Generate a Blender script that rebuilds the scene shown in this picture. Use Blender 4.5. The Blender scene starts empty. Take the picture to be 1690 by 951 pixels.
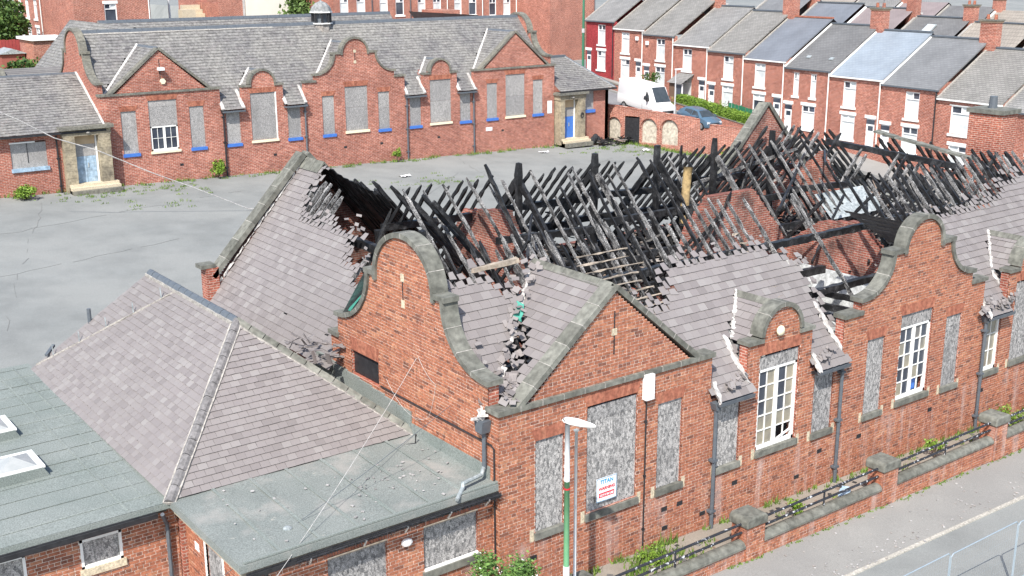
import bpy, math, random
import numpy as np
from mathutils import Vector, Matrix
R = random.Random(11)
sc = bpy.context.scene
# ---------------------------------------------------------------- camera
CAM = np.array([-16.744, -23.030, 16.894]); YAW, PITCH, ROLL, FPX = -0.64104, -0.26990, -0.00508, 1936.36
def _axes():
    cy, sy, cp, sp = math.cos(YAW), math.sin(YAW), math.cos(PITCH), math.sin(PITCH)
    f = np.array([-sy*cp, cy*cp, sp]); r = np.array([cy, sy, 0.]); u = np.cross(r, f)
    cr, sr = math.cos(ROLL), math.sin(ROLL)
    return cr*r+sr*u, -sr*r+cr*u, f
AX = _axes()
cam = bpy.data.cameras.new('camera'); camo = bpy.data.objects.new('camera', cam); sc.collection.objects.link(camo)
r_, u_, f_ = AX
camo.matrix_world = Matrix(((r_[0], u_[0], -f_[0], CAM[0]), (r_[1], u_[1], -f_[1], CAM[1]), (r_[2], u_[2], -f_[2], CAM[2]), (0, 0, 0, 1)))
cam.sensor_width = 36; cam.lens = FPX/1690*36; cam.clip_end = 2000; cam.clip_start = .5
sc.camera = camo
# ---------------------------------------------------------------- light
SUN = Vector((-0.72, -0.60, 1.0)).normalized()
w = bpy.data.worlds.new('World'); sc.world = w; w.use_nodes = True
nt = w.node_tree; bg = nt.nodes['Background']; sky = nt.nodes.new('ShaderNodeTexSky'); sky.sky_type = 'NISHITA'; sky.sun_disc = False
sky.sun_elevation = math.asin(SUN.z); sky.sun_rotation = math.atan2(SUN.x, SUN.y); sky.dust_density = 1.5
nt.links.new(sky.outputs[0], bg.inputs[0]); bg.inputs[1].default_value = 0.15
sl = bpy.data.lights.new('sun', 'SUN'); sl.energy = 4.3; sl.angle = math.radians(.55); sl.color = (1, .95, .88)
so = bpy.data.objects.new('sun', sl); so.rotation_euler = SUN.to_track_quat('Z', 'Y').to_euler(); sc.collection.objects.link(so)
sc.view_settings.view_transform = 'Standard'; sc.view_settings.look = 'None'; sc.view_settings.gamma = 1
sc.view_settings.exposure = 0.62
sc.render.engine = 'CYCLES'; sc.cycles.max_bounces = 5; sc.cycles.diffuse_bounces = 3; sc.cycles.transparent_max_bounces = 6
# ---------------------------------------------------------------- helpers
def proj(P):
    d = np.asarray(P, float)-CAM; z = d@AX[2]
    return 845+FPX*(d@AX[0])/z, 475.5-FPX*(d@AX[1])/z, z
def in_poly(x, y, poly):
    c = False; n = len(poly); j = n-1
    for i in range(n):
        xi, yi = poly[i]; xj, yj = poly[j]
        if (yi > y) != (yj > y) and x < (xj-xi)*(y-yi)/(yj-yi)+xi: c = not c
        j = i
    return c
def A(*p): return np.array(p, float)
def nrm(v): v = np.asarray(v, float); return v/np.linalg.norm(v)
Z = A(0, 0, 1)
class Fr:
    def __init__(s, o, ex, ey, ez=None):
        s.o = np.asarray(o, float); s.ex = nrm(ex); s.ey = nrm(ey); s.ez = nrm(ez) if ez is not None else nrm(np.cross(s.ex, s.ey))
    def __call__(s, x, y, z): return s.o+x*s.ex+y*s.ey+z*s.ez
    def mat(s, x=0, y=0, z=0):
        p = s(x, y, z); return Matrix(((s.ex[0], s.ey[0], s.ez[0], p[0]), (s.ex[1], s.ey[1], s.ez[1], p[1]), (s.ex[2], s.ey[2], s.ez[2], p[2]), (0, 0, 0, 1)))
WORLD = Fr((0, 0, 0), (1, 0, 0), (0, 1, 0))
LOC = {}
class MB:
    def __init__(s): s.v = []; s.f = []; s.a = []; s.mi = []; s.cur = 0
    def add(s, vs, fs, var=.5):
        n = len(s.v); s.v += [tuple(p) for p in vs]
        for f in fs: s.f.append(tuple(n+i for i in f)); s.a.append(var); s.mi.append(s.cur)
        return s
    def box(s, F, x0, x1, y0, y1, z0, z1, var=.5, skip=()):
        vs = [F(x, y, z) for z in (z0, z1) for y in (y0, y1) for x in (x0, x1)]
        fs = {'b': (0, 2, 3, 1), 't': (4, 5, 7, 6), 'f': (0, 1, 5, 4), 'k': (2, 6, 7, 3), 'l': (0, 4, 6, 2), 'r': (1, 3, 7, 5)}
        return s.add(vs, [f for k, f in fs.items() if k not in skip], var)
    def prism(s, F, poly, y0, y1, var=.5):   # polygon in F's (x,z), extruded along y
        n = len(poly); vs = [F(x, y0, z) for x, z in poly]+[F(x, y1, z) for x, z in poly]
        return s.add(vs, [tuple(range(n)), tuple(range(2*n-1, n-1, -1))]+[(i, i+n, (i+1) % n+n, (i+1) % n) for i in range(n)], var)
    def tube(s, pts, r, n=6, var=.5, cap=True):
        pts = [np.asarray(p, float) for p in pts]; rs = r if isinstance(r, (list, tuple)) else [r]*len(pts); vs = []
        for i, p in enumerate(pts):
            d = nrm(pts[min(i+1, len(pts)-1)]-pts[max(i-1, 0)]); a = nrm(np.cross(d, Z if abs(d[2]) < .9 else A(1, 0, 0))); b = np.cross(a, d)
            vs += [p+rs[i]*(math.cos(2*math.pi*k/n)*a+math.sin(2*math.pi*k/n)*b) for k in range(n)]
        fs = [(i*n+k, i*n+(k+1) % n, (i+1)*n+(k+1) % n, (i+1)*n+k) for i in range(len(pts)-1) for k in range(n)]
        if cap: fs += [tuple(range(n)), tuple(range(len(pts)*n-1, (len(pts)-1)*n-1, -1))]
        return s.add(vs, fs, var)
    def beam(s, p0, p1, wd, ht, up=Z, segs=1, jit=0., taper=(1, 1), var=.5, sag=0.):
        p0 = np.asarray(p0, float); p1 = np.asarray(p1, float); d = nrm(p1-p0); a = np.cross(d, up)
        a = nrm(a) if np.linalg.norm(a) > 1e-3 else A(1, 0, 0); b = np.cross(a, d); vs = []
        for i in range(segs+1):
            t = i/segs; k = 1.
            if i == 0: k = taper[0]
            if i == segs: k = taper[1]
            c = p0+(p1-p0)*t-Z*sag*4*t*(1-t)
            for sx, sz in ((-1, -1), (1, -1), (1, 1), (-1, 1)):
                j = [R.uniform(-jit, jit) for _ in range(3)] if jit else (0, 0, 0)
                vs.append(c+a*sx*wd/2*k+b*sz*ht/2*k+A(*j))
        fs = [(i*4+k, i*4+(k+1) % 4, i*4+4+(k+1) % 4, i*4+4+k) for i in range(segs) for k in range(4)]+[(3, 2, 1, 0), tuple(segs*4+k for k in range(4))]
        return s.add(vs, fs, var)
    def build(s, name, mat, parent=None, smooth=False, **tags):
        me = bpy.data.meshes.new(name); me.from_pydata(s.v, [], s.f); mats = mat if isinstance(mat, (list, tuple)) else [mat]
        for m in mats: me.materials.append(m)
        if len(mats) > 1: me.polygons.foreach_set('material_index', s.mi)
        at = me.attributes.new('var', 'FLOAT', 'FACE'); at.data.foreach_set('value', s.a)
        if smooth: me.polygons.foreach_set('use_smooth', [True]*len(s.f))
        me.update(); o = bpy.data.objects.new(name, me); sc.collection.objects.link(o)
        if parent is not None: attach(o, parent)
        for k, v in tags.items(): o[k] = v
        return o
def attach(o, parent):
    o.parent = parent
    if parent.name in LOC: o.matrix_parent_inverse = Matrix.Translation(-Vector(LOC[parent.name]))
def thing(name, loc, label, cat, group=None):
    o = bpy.data.objects.new(name, None); o.empty_display_size = .3; o.location = loc; sc.collection.objects.link(o); LOC[o.name] = tuple(loc)
    o['label'] = label; o['category'] = cat
    if group: o['group'] = group
    return o
def ground(x, y): return .1-.022*x+.066*max(y, 0.)
def inst(name, me, M4, parent):
    o = bpy.data.objects.new(name, me); o.matrix_basis = M4; sc.collection.objects.link(o); attach(o, parent); return o
# ---------------------------------------------------------------- materials
def ramp(nt, fac, cols):
    n = nt.nodes.new('ShaderNodeValToRGB'); e = n.color_ramp.elements
    while len(e) < len(cols): e.new(.5)
    for i, c in enumerate(cols):
        p = i/(len(cols)-1) if len(c) == 3 else c[3]
        e[i].position = p; e[i].color = (c[0], c[1], c[2], 1)
    nt.links.new(fac, n.inputs[0]); return n.outputs[0]
def mixc(nt, fac, a, b, mode='MIX'):
    n = nt.nodes.new('ShaderNodeMix'); n.data_type = 'RGBA'; n.blend_type = mode
    for k, v in ((0, fac), (6, a), (7, b)):
        if isinstance(v, (int, float)): n.inputs[k].default_value = v
        elif isinstance(v, tuple): n.inputs[k].default_value = (*v[:3], 1)
        else: nt.links.new(v, n.inputs[k])
    return n.outputs[2]
def noise(nt, scale, detail=4, vec=None, rough=.55, dist=0.):
    n = nt.nodes.new('ShaderNodeTexNoise'); n.inputs['Scale'].default_value = scale; n.inputs['Detail'].default_value = detail
    n.inputs['Roughness'].default_value = rough; n.inputs['Distortion'].default_value = dist
    if vec is not None: nt.links.new(vec, n.inputs['Vector'])
    return n.outputs[0]
def pos(nt, sx=1, sy=1, sz=1):
    g = nt.nodes.new('ShaderNodeNewGeometry'); m = nt.nodes.new('ShaderNodeVectorMath'); m.operation = 'MULTIPLY'; m.inputs[1].default_value = (sx, sy, sz)
    nt.links.new(g.outputs['Position'], m.inputs[0]); return m.outputs[0]
def mapr(nt, v, a, b, c=0., d=1.):
    n = nt.nodes.new('ShaderNodeMapRange'); nt.links.new(v, n.inputs[0])
    for i, k in enumerate((a, b, c, d)): n.inputs[i+1].default_value = k
    return n.outputs[0]
def M(name, cols, var=None, ns=3., ncols=None, nfac=.5, rough=.85, metal=0., bump=0., bs=40., spec=.3, fn=None, fine=0.):
    """base colour from per-piece random (attr/obj) or big noise, then multiplied by a second noise"""
    m = bpy.data.materials.new(name); m.use_nodes = True; nt = m.node_tree; b = nt.nodes['Principled BSDF']
    b.inputs['Roughness'].default_value = rough; b.inputs['Metallic'].default_value = metal; b.inputs['Specular IOR Level'].default_value = spec
    if len(cols) == 1: cols = [cols[0], cols[0]]
    if var == 'attr': a = nt.nodes.new('ShaderNodeAttribute'); a.attribute_name = 'var'; fac = a.outputs['Fac']
    elif var == 'obj': a = nt.nodes.new('ShaderNodeObjectInfo'); fac = a.outputs['Random']
    else: fac = mapr(nt, noise(nt, ns, 5, pos(nt)), .3, .7)
    c = ramp(nt, fac, cols)
    if ncols: c = mixc(nt, mapr(nt, noise(nt, ns*.37, 6, pos(nt), .6), .42, .68, 0, nfac), c, ncols)
    if fine: c = mixc(nt, 1., c, ramp(nt, noise(nt, fine, 3, pos(nt)), [(.62, .62, .62, .3), (1.25, 1.25, 1.25, .7)]), 'MULTIPLY')
    if fn: c = fn(nt, c, b)
    nt.links.new(c, b.inputs['Base Color'])
    if bump:
        bn = nt.nodes.new('ShaderNodeBump'); bn.inputs['Strength'].default_value = bump; bn.inputs['Distance'].default_value = .02
        nt.links.new(noise(nt, bs, 4, pos(nt)), bn.inputs['Height']); nt.links.new(bn.outputs[0], b.inputs['Normal'])
    return m
BR = [(.19, .084, .057), (.30, .115, .068), (.37, .143, .08), (.41, .163, .092), (.345, .132, .076), (.46, .215, .125)]
def salts(nt, c, b):   # pale efflorescence streaks under sills
    v = noise(nt, 1.0, 4, pos(nt, 2.2, 2.2, .22), .6); s = nt.nodes.new('ShaderNodeSeparateXYZ'); nt.links.new(pos(nt), s.inputs[0])
    k = nt.nodes.new('ShaderNodeMath'); k.operation = 'MULTIPLY'; nt.links.new(mapr(nt, v, .5, .72, 0, .6), k.inputs[0]); nt.links.new(mapr(nt, s.outputs[2], 1.75, 1.45), k.inputs[1])
    return mixc(nt, k.outputs[0], c, (.5, .4, .37))
brick_m = M('brick', BR, 'attr', 1.2, (.27, .1, .07), .3, fine=9, fn=salts)
brick_p = M('brick_piece', BR, 'obj', 1.2, (.27, .1, .07), .3, fine=9, fn=salts)
mortar_m = M('mortar', [(.72, .62, .53), (.8, .7, .61)], None, 2., (.55, .44, .37), .4, fine=25)
def brickwall(name, c1, c2, mort, msz=.013, bw=.29, rh=.096, soot=0., big=None):
    def fn(nt, c, b):
        g = nt.nodes.new('ShaderNodeNewGeometry'); s = nt.nodes.new('ShaderNodeSeparateXYZ'); nt.links.new(g.outputs['Position'], s.inputs[0])
        ad = nt.nodes.new('ShaderNodeMath'); ad.operation = 'ADD'; nt.links.new(s.outputs[0], ad.inputs[0]); nt.links.new(s.outputs[1], ad.inputs[1])
        cb = nt.nodes.new('ShaderNodeCombineXYZ'); nt.links.new(ad.outputs[0], cb.inputs[0]); nt.links.new(s.outputs[2], cb.inputs[1])
        t = nt.nodes.new('ShaderNodeTexBrick'); nt.links.new(cb.outputs[0], t.inputs[0]); t.inputs['Scale'].default_value = 1; t.inputs['Brick Width'].default_value = bw
        t.inputs['Row Height'].default_value = rh; t.inputs['Mortar Size'].default_value = msz; t.inputs['Mortar Smooth'].default_value = .2; t.inputs['Bias'].default_value = 0
        t.inputs['Color1'].default_value = (*c1, 1); t.inputs['Color2'].default_value = (*c2, 1); t.inputs['Mortar'].default_value = (*mort, 1)
        k = mixc(nt, 1., t.outputs[0], ramp(nt, noise(nt, .5, 6, pos(nt), .65), [(.72, .68, .68, .3), (1.15, 1.12, 1.1, .7)]), 'MULTIPLY')
        k = mixc(nt, 1., k, ramp(nt, noise(nt, 5., 3, pos(nt, 1, 1, 2.2), .7), [(.62, .58, .57, .34), (1.25, 1.28, 1.3, .66)]), 'MULTIPLY')
        if soot: k = mixc(nt, mapr(nt, noise(nt, .8, 5, pos(nt), .6), .4, .65, 0, soot), k, (.03, .028, .028))
        bn = nt.nodes.new('ShaderNodeBump'); bn.inputs['Strength'].default_value = .5; bn.inputs['Distance'].default_value = .01; bn.invert = True
        nt.links.new(t.outputs['Fac'], bn.inputs['Height']); nt.links.new(bn.outputs[0], b.inputs['Normal'])
        return k
    return M(name, [(.3, .1, .07)], fn=fn)
brick_far = brickwall('brick_far', (.42, .14, .09), (.31, .095, .065), (.5, .36, .3))
brick_house = brickwall('brick_house', (.43, .14, .088), (.31, .093, .063), (.54, .4, .33))
brick_red = brickwall('brick_painted_red', (.36, .05, .055), (.33, .045, .05), (.3, .045, .05))
brick_soot = brickwall('brick_sooted', (.44, .15, .10), (.3, .1, .075), (.5, .4, .34), soot=.75)
brick_yard = brickwall('brick_yard_wall', (.42, .16, .105), (.3, .1, .07), (.5, .38, .32))
SL = [(.185, .167, .164), (.212, .192, .189), (.224, .204, .2), (.237, .217, .212), (.216, .195, .193), (.262, .245, .238)]
slate_m = M('slate', SL, 'attr', .35, (.185, .17, .163), .45, rough=.6, fine=0, spec=.4)
slate_p = M('slate_piece', SL, 'obj', .35, (.185, .17, .163), .45, rough=.6, fine=0, spec=.4)
SLF = [(.14, .135, .135), (.175, .17, .168), (.20, .195, .19), (.225, .22, .21), (.19, .18, .178)]
slate_far = M('slate_far', SLF, 'attr', .8, (.3, .29, .26), .5, rough=.65, fine=6, spec=.35)
def rooftile(name, c1, c2, lich=(.36, .35, .3), lf=.5, gap=.55, rh=.2, rough=.6):
    def fn(nt, c, b):
        g = nt.nodes.new('ShaderNodeNewGeometry'); s = nt.nodes.new('ShaderNodeSeparateXYZ'); nt.links.new(g.outputs['Position'], s.inputs[0])
        cb = nt.nodes.new('ShaderNodeCombineXYZ'); nt.links.new(s.outputs[1], cb.inputs[0]); nt.links.new(s.outputs[2], cb.inputs[1])
        t = nt.nodes.new('ShaderNodeTexBrick'); nt.links.new(cb.outputs[0], t.inputs[0]); t.inputs['Scale'].default_value = 1; t.inputs['Brick Width'].default_value = .3
        t.inputs['Row Height'].default_value = rh*.55; t.inputs['Mortar Size'].default_value = .012; t.inputs['Color1'].default_value = (*c1, 1); t.inputs['Color2'].default_value = (*c2, 1)
        t.inputs['Mortar'].default_value = tuple(x*gap for x in c1)+(1,)
        k = mixc(nt, mapr(nt, noise(nt, 5., 6, pos(nt), .75), .55, .75, 0, lf), t.outputs[0], lich)
        return mixc(nt, 1., k, ramp(nt, noise(nt, .6, 5, pos(nt), .65), [(.85, .85, .85, .3), (1.12, 1.12, 1.12, .7)]), 'MULTIPLY')
    return M(name, [c1], fn=fn, rough=rough)
def objrand(nt): return nt.nodes.new('ShaderNodeObjectInfo').outputs['Random']
stone_m = M('dark_stone', [(.145, .148, .132), (.18, .18, .16), (.16, .162, .147)], None, 1.6, (.11, .115, .097), .4, bump=.12, bs=25, fine=5, fn=lambda nt, c, b: mixc(nt, 1., c, ramp(nt, objrand(nt), [(.78, .78, .76), (1.2, 1.2, 1.18)]), 'MULTIPLY'))
stone_f = M('weathered_stone', [(.12, .122, .11), (.2, .195, .165)], None, 1.5, (.28, .25, .19), .35, fine=8)
cream_m = M('cream_stone', [(.62, .54, .40), (.52, .45, .33)], None, 4., fine=20)
sand_m = M('sandstone', [(.42, .36, .25), (.3, .26, .19)], None, 2., (.1, .09, .075), .75, fine=8)
rub_m = M('rubbed_brick', [(.29, .105, .066), (.36, .138, .088), (.42, .175, .11)], 'attr', 3, (.27, .09, .06), .3, fine=8)
blue_m = M('blue_paint', [(.05, .15, .48), (.07, .19, .54)], None, 6, rough=.5)
pale_blue = M('pale_blue_paint', [(.28, .40, .52), (.36, .47, .57)], None, 3, rough=.6, fine=5)
creamp = M('cream_paint', [(.74, .68, .48), (.78, .72, .54)], None, 4, rough=.6)
white_m = M('white_paint', [(.78, .78, .75), (.82, .82, .8)], None, 4, rough=.45)
upvc = M('white_plastic', [(.8, .8, .8)], None, 4, rough=.3)
black_m = M('black_paint', [(.02, .021, .024), (.04, .041, .045)], None, 6, rough=.4)
slatepaint = M('grey_blue_paint', [(.085, .10, .12), (.12, .135, .15)], None, 6, rough=.45)
def glassfn(nt, c, b): b.inputs['Roughness'].default_value = .06; return c
glass_m = M('window_glass', [(.025, .03, .045), (.08, .095, .12)], None, .9, fn=glassfn, spec=.6)
net_m = M('net_curtain_glass', [(.56, .6, .6), (.68, .71, .7), (.48, .51, .52)], None, .8, fn=glassfn, spec=.6)
beige_m = M('curtain_behind_glass', [(.36, .32, .24), (.26, .24, .19), (.12, .12, .13)], None, .9, fn=glassfn, spec=.6)
def objrand2(nt): return nt.nodes.new('ShaderNodeObjectInfo').outputs['Random']
def osbfn(lo, hi):
    def f(nt, c, b):
        v = nt.nodes.new('ShaderNodeTexVoronoi'); v.inputs['Scale'].default_value = 1; nt.links.new(pos(nt, 17, 17, 9), v.inputs['Vector'])
        k = ramp(nt, v.outputs['Color'], [(*lo, .15), (*hi, .75)])
        k = mixc(nt, .55, k, mixc(nt, 1., k, ramp(nt, objrand2(nt), [(.75, .75, .75), (1.2, 1.18, 1.14)]), 'MULTIPLY')); k = mixc(nt, 1., k, ramp(nt, noise(nt, 38, 3, pos(nt), .7), [(.45, .45, .46, .38), (1.3, 1.3, 1.3, .62)]), 'MULTIPLY')
        k = mixc(nt, mapr(nt, noise(nt, 1.1, 4, pos(nt, 1, 1, .4)), .5, .7, 0, .4), k, tuple(x*.55 for x in lo)); return k
    return f
osb_m = M('grey_chipboard', [(.3, .3, .3)], fn=osbfn((.17, .17, .17), (.44, .43, .42)), rough=.9)
osb_f = M('weathered_chipboard', [(.3, .3, .3)], fn=osbfn((.3, .295, .29), (.4, .39, .38)), rough=.9)
def charfn(k0, k1, g):
    def f(nt, c, b):
        v = nt.nodes.new('ShaderNodeTexVoronoi'); v.feature = 'DISTANCE_TO_EDGE'; v.inputs['Scale'].default_value = 16; nt.links.new(pos(nt), v.inputs['Vector'])
        n = noise(nt, 2.2, 5, pos(nt), .7); a = mapr(nt, n, k0, k1)
        e = mixc(nt, mapr(nt, v.outputs[0], .02, .12), (.008, .008, .008), g)
        return mixc(nt, a, (.012, .012, .013), e)
    return f
char_m = M('charred_timber', [(.012, .012, .013)], fn=charfn(.48, .85, (.13, .13, .135)), rough=.5, spec=.5, bump=.9, bs=14)
ash_sheen_m = M('ash_sheen_timber', [(.2, .2, .2)], fn=charfn(.36, .62, (.36, .355, .35)), rough=.7, spec=.4, bump=.9, bs=14)  # grey is ash plus charcoal's silvery sun sheen, mixed into the colour
debris_m = M('burnt_debris', [(.008, .008, .009, 0), (.015, .015, .016, .5), (.05, .05, .052, .7), (.2, .195, .19, .85), (.3, .22, .17, .93), (.42, .41, .4, 1)], 'attr', 2, (.02, .02, .02), .5, rough=.8, fine=9)
lath_m = M('pale_lath', [(.42, .35, .27), (.3, .26, .22)], None, 5, rough=.8, fine=10)
floorb = M('burnt_floor', [(.02, .02, .02), (.07, .065, .06)], None, 1.5, (.2, .17, .15), .4)
plaster = M('white_plaster', [(.66, .68, .68), (.55, .58, .58)], None, 1.0, (.3, .27, .25), .6, fine=6)
felt_m = M('green_felt', [(.185, .215, .2), (.225, .252, .237)], None, .8, (.27, .29, .275), .6, fine=30, rough=.9)
lead_m = M('lead_flashing', [(.28, .32, .33), (.36, .39, .4)], None, 2, rough=.5, fine=8)
mort_w = M('white_mortar', [(.66, .64, .61), (.42, .41, .4)], None, 5, (.3, .29, .28), .5, fine=10)
bed_m = M('bedding_mortar', [(.4, .38, .345), (.3, .285, .265)], None, 4, fine=12)
teal_m = M('teal_membrane', [(.05, .27, .21), (.08, .33, .26)], None, 3, rough=.6)
def asph(name, a, b_, c_, patch=.5):
    def fn(nt, c, b):
        k = mixc(nt, mapr(nt, noise(nt, .16, 6, pos(nt), .65), .42, .62, 0, patch), c, c_)
        return mixc(nt, 1., k, ramp(nt, noise(nt, 30, 3, pos(nt), .7), [(.82, .82, .82, .3), (1.18, 1.18, 1.18, .7)]), 'MULTIPLY')
    return M(name, [a, b_], None, .6, fn=fn, rough=.95)
yard_m = asph('yard_asphalt', (.185, .194, .188), (.235, .246, .238), (.265, .272, .26), .75)
pave_m = asph('pavement_asphalt', (.255, .252, .238), (.295, .29, .272), (.225, .22, .21))
road_m = asph('road_asphalt', (.225, .23, .242), (.255, .262, .27), (.2, .203, .21))
soil_m = asph('soil', (.25, .22, .185), (.33, .3, .255), (.19, .165, .13))
grassg = M('grass_blades', [(.07, .13, .02), (.12, .2, .035), (.19, .25, .06)], 'attr', 2)
leaf_m = M('leaves', [(.022, .05, .012), (.045, .09, .02), (.075, .135, .03), (.11, .17, .04)], 'attr', 2, rough=.6)
hedge_m = M('hedge_leaves', [(.08, .15, .02), (.15, .25, .03), (.22, .32, .05)], 'attr', 2, rough=.6)
bark_m = M('bark', [(.07, .05, .035), (.12, .09, .06)], None, 4)
kerb_m = M('kerb_stone', [(.4, .38, .33), (.46, .44, .39)], None, 3, fine=15)
# ---------------------------------------------------------------- wall / roof builders
RH, JT = .0955, .0195
def sub_iv(ivs, a, b):
    out = []
    for x0, x1 in ivs:
        if b <= x0 or a >= x1: out.append((x0, x1)); continue
        if a > x0: out.append((x0, a))
        if b < x1: out.append((b, x1))
    return out
def uni(ivs):
    ivs = sorted(ivs); out = []
    for a, b in ivs:
        if out and a <= out[-1][1]+1e-6: out[-1] = (out[-1][0], max(b, out[-1][1]))
        else: out.append((a, b))
    return out
BM = {}
def box_mesh(key, dims, mat):
    if key not in BM:
        mb = MB(); mb.box(WORLD, *dims); me = bpy.data.meshes.new(key); me.from_pydata(mb.v, [], mb.f); me.materials.append(mat); BM[key] = me
    return BM[key]
def visible(P, n=None):
    u, v, z = proj(P)
    return z > 0 and -8 < u < 1698 and -8 < v < 959
def wall(parent, name, F, z0, z1, inside, opens=(), thick=.35, bricks=True, npieces=0, mat=None, bmax=1e9, **tags):
    rows = []; n = int(round((z1-z0)/RH))
    for i in range(n):
        za, zb = z0+i*RH, z0+(i+1)*RH; zm = (za+zb)/2; iv = uni(inside(zm))
        for o in opens:
            if o[2]-.02 <= zm < o[3]+.02: iv = sub_iv(iv, o[0], o[1])
        rows.append((za, zb, [(a, b) for a, b in iv if b-a > .02]))
    body = MB(); i = 0
    while i < n:
        j = i
        while j+1 < n and rows[j+1][2] == rows[i][2]: j += 1
        for a, b in rows[i][2]:
            body.cur = 0; body.box(F, a, b, -thick, 0, rows[i][0], rows[j][1], skip='btflr'); body.cur = 1; body.box(F, a, b, -thick, 0, rows[i][0], rows[j][1], skip='k')
        i = j+1
    wo = body.build(name, [mat or (mortar_m if bricks else brick_far), mat or brick_far], parent, **tags)
    if not bricks: return wo
    L = []
    for i, (za, zb, iv) in enumerate(rows):
        hd = i % 4 == 1; wd = .136 if hd else .275; st = wd+JT
        for a, b in iv:
            if a > bmax: continue
            x = math.floor(a/st)*st-(st*.5 if i % 2 else 0)
            while x < b:
                c, d = max(x, a), min(x+wd, b)
                if d-c > .015: L.append((c, d, za+JT*.5, zb-JT*.5, abs(d-c-wd) < .001, hd))
                x += st
    full = []
    if npieces:
        cand = [(np.linalg.norm(F(q[0], 0, q[2])-CAM), k) for k, q in enumerate(L) if q[4] and visible(F(q[0], 0, q[2]))]
        full = [k for _, k in sorted(cand)[:npieces]]
    fs = set(full); mb = MB()
    for k, (c, d, a, b, fl, hd) in enumerate(L):
        if k in fs:
            me = box_mesh('brick_%s' % ('header' if hd else 'stretcher'), (0, d-c, -.05, 0, 0, b-a), brick_p)
            inst('brick', me, F.mat(c, .012+R.uniform(-.004, .003), a), wo)
        else: mb.box(F, c, d, -.02, .012+R.uniform(-.004, .003), a, b, (R.random()*.8+.2 if not hd else R.random()*.6) if R.random() > .07 else R.choice((0, .02, .97)), skip=('f',))
    mb.build('brickwork', brick_m, wo, kind='stuff')
    return wo
def poly_iv(poly, t):
    xs = []; n = len(poly)
    for i in range(n):
        (x0, y0), (x1, y1) = poly[i], poly[(i+1) % n]
        if (y0 > t) != (y1 > t): xs.append(x0+(t-y0)*(x1-x0)/(y1-y0))
    xs.sort(); return list(zip(xs[::2], xs[1::2]))
def slates(parent, F, poly, gauge=.26, width=.31, keep=None, npieces=0, mat=None, name='slates', jit=.004, rag=0.):
    """real slates on a roof plane: F.ex along the eaves, F.ey up the slope, F.ez out of the roof"""
    t0 = min(p[1] for p in poly); t1 = max(p[1] for p in poly); L = []; r = 0; t = t0
    while t < t1-.02:
        tm = min(t+gauge*.5, t1-.01)
        for a, b in poly_iv(poly, tm):
            x = math.floor(a/width)*width-(width*.5 if r % 2 else 0)
            while x < b:
                c, d = max(x, a), min(x+width, b)
                if d-c > .04:
                    P = F((c+d)/2, tm, 0)
                    if keep is None or keep(P):
                        ed = 0.
                        if hasattr(keep, 'det'):
                            q = [keep.det(P+F.ey*a1+F.ex*a2) for a1, a2 in ((.3, 0), (.6, .1), (0, .4), (0, -.4))]; ed = (1. if not q[0] or not (q[2] and q[3]) else .35 if not q[1] else 0.)
                        L.append((c, d-.006, t, min(gauge*1.14, t1-t+.02), d-c > width-.002 and ed == 0, ed))
                x += width
        t += gauge; r += 1
    pick = set()
    if npieces:
        cand = sorted((np.linalg.norm(F(q[0], q[2], 0)-CAM), k) for k, q in enumerate(L) if q[4] and q[3] > gauge*1.13 and visible(F(q[0], q[2], 0)))
        pick = {k for _, k in cand[:npieces]}
    mb = MB(); part = MB()
    for k, (c, d, t, ln, fl, ed) in enumerate(L):
        h = .034+R.uniform(0, .01); tl = R.uniform(-jit, jit)*2
        if k in pick: continue
        if ed:
            if R.random() < .3*ed: continue
            c0 = (c+d)/2; an = R.gauss(0, .1)*ed; hw, ca, sa = (d-c)/2*R.uniform(.6, 1), math.cos(an), math.sin(an); t -= R.uniform(0, .12)*ed; ln *= R.uniform(.6, 1.05); lf = R.uniform(0, .05)*ed
            rt2 = lambda x, y, z: F(c0+x*ca-y*sa, t+x*sa+y*ca, z)
            mb.add([rt2(-hw, 0, h+lf), rt2(hw, 0, h+lf*R.random()), rt2(hw*R.uniform(.5, 1), ln, .01), rt2(-hw*R.uniform(.5, 1), ln*R.uniform(.8, 1), .01), rt2(-hw, 0, h+lf-.014), rt2(hw, 0, h-.014)], [(0, 1, 2, 3), (4, 5, 1, 0), (3, 4, 0), (1, 5, 2)], R.random()); continue
        mb.add([F(c, t+tl, h), F(d, t-tl, h+R.uniform(-.003, .003)), F(d, t+ln, .006), F(c, t+ln, .006), F(c, t+tl, h-.014), F(d, t-tl, h-.014)],
               [(0, 1, 2, 3), (4, 5, 1, 0), (3, 4, 0), (1, 5, 2)], R.random() if R.random() > .05 else 1.)
    so = mb.build(name, mat or slate_m, parent, kind='stuff')
    if pick:
        key = 'slate_%g_%g' % (gauge, width)
        if key not in BM:
            q = MB(); d, ln = width-.006, gauge*1.14
            q.add([(0, 0, .037), (d, 0, .037), (d, ln, .006), (0, ln, .006), (0, 0, .02), (d, 0, .02)], [(0, 1, 2, 3), (4, 5, 1, 0), (3, 4, 0), (1, 5, 2)])
            me = bpy.data.meshes.new(key); me.from_pydata(q.v, [], q.f); me.materials.append(slate_p); BM[key] = me
        for k in pick:
            c, d, t, ln, fl, ed = L[k]
            inst('slate', BM[key], F.mat(c, t, R.uniform(0, .006)) @ Matrix.Rotation(R.uniform(-jit, jit)*3, 4, 'Z'), parent)
    return so
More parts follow.
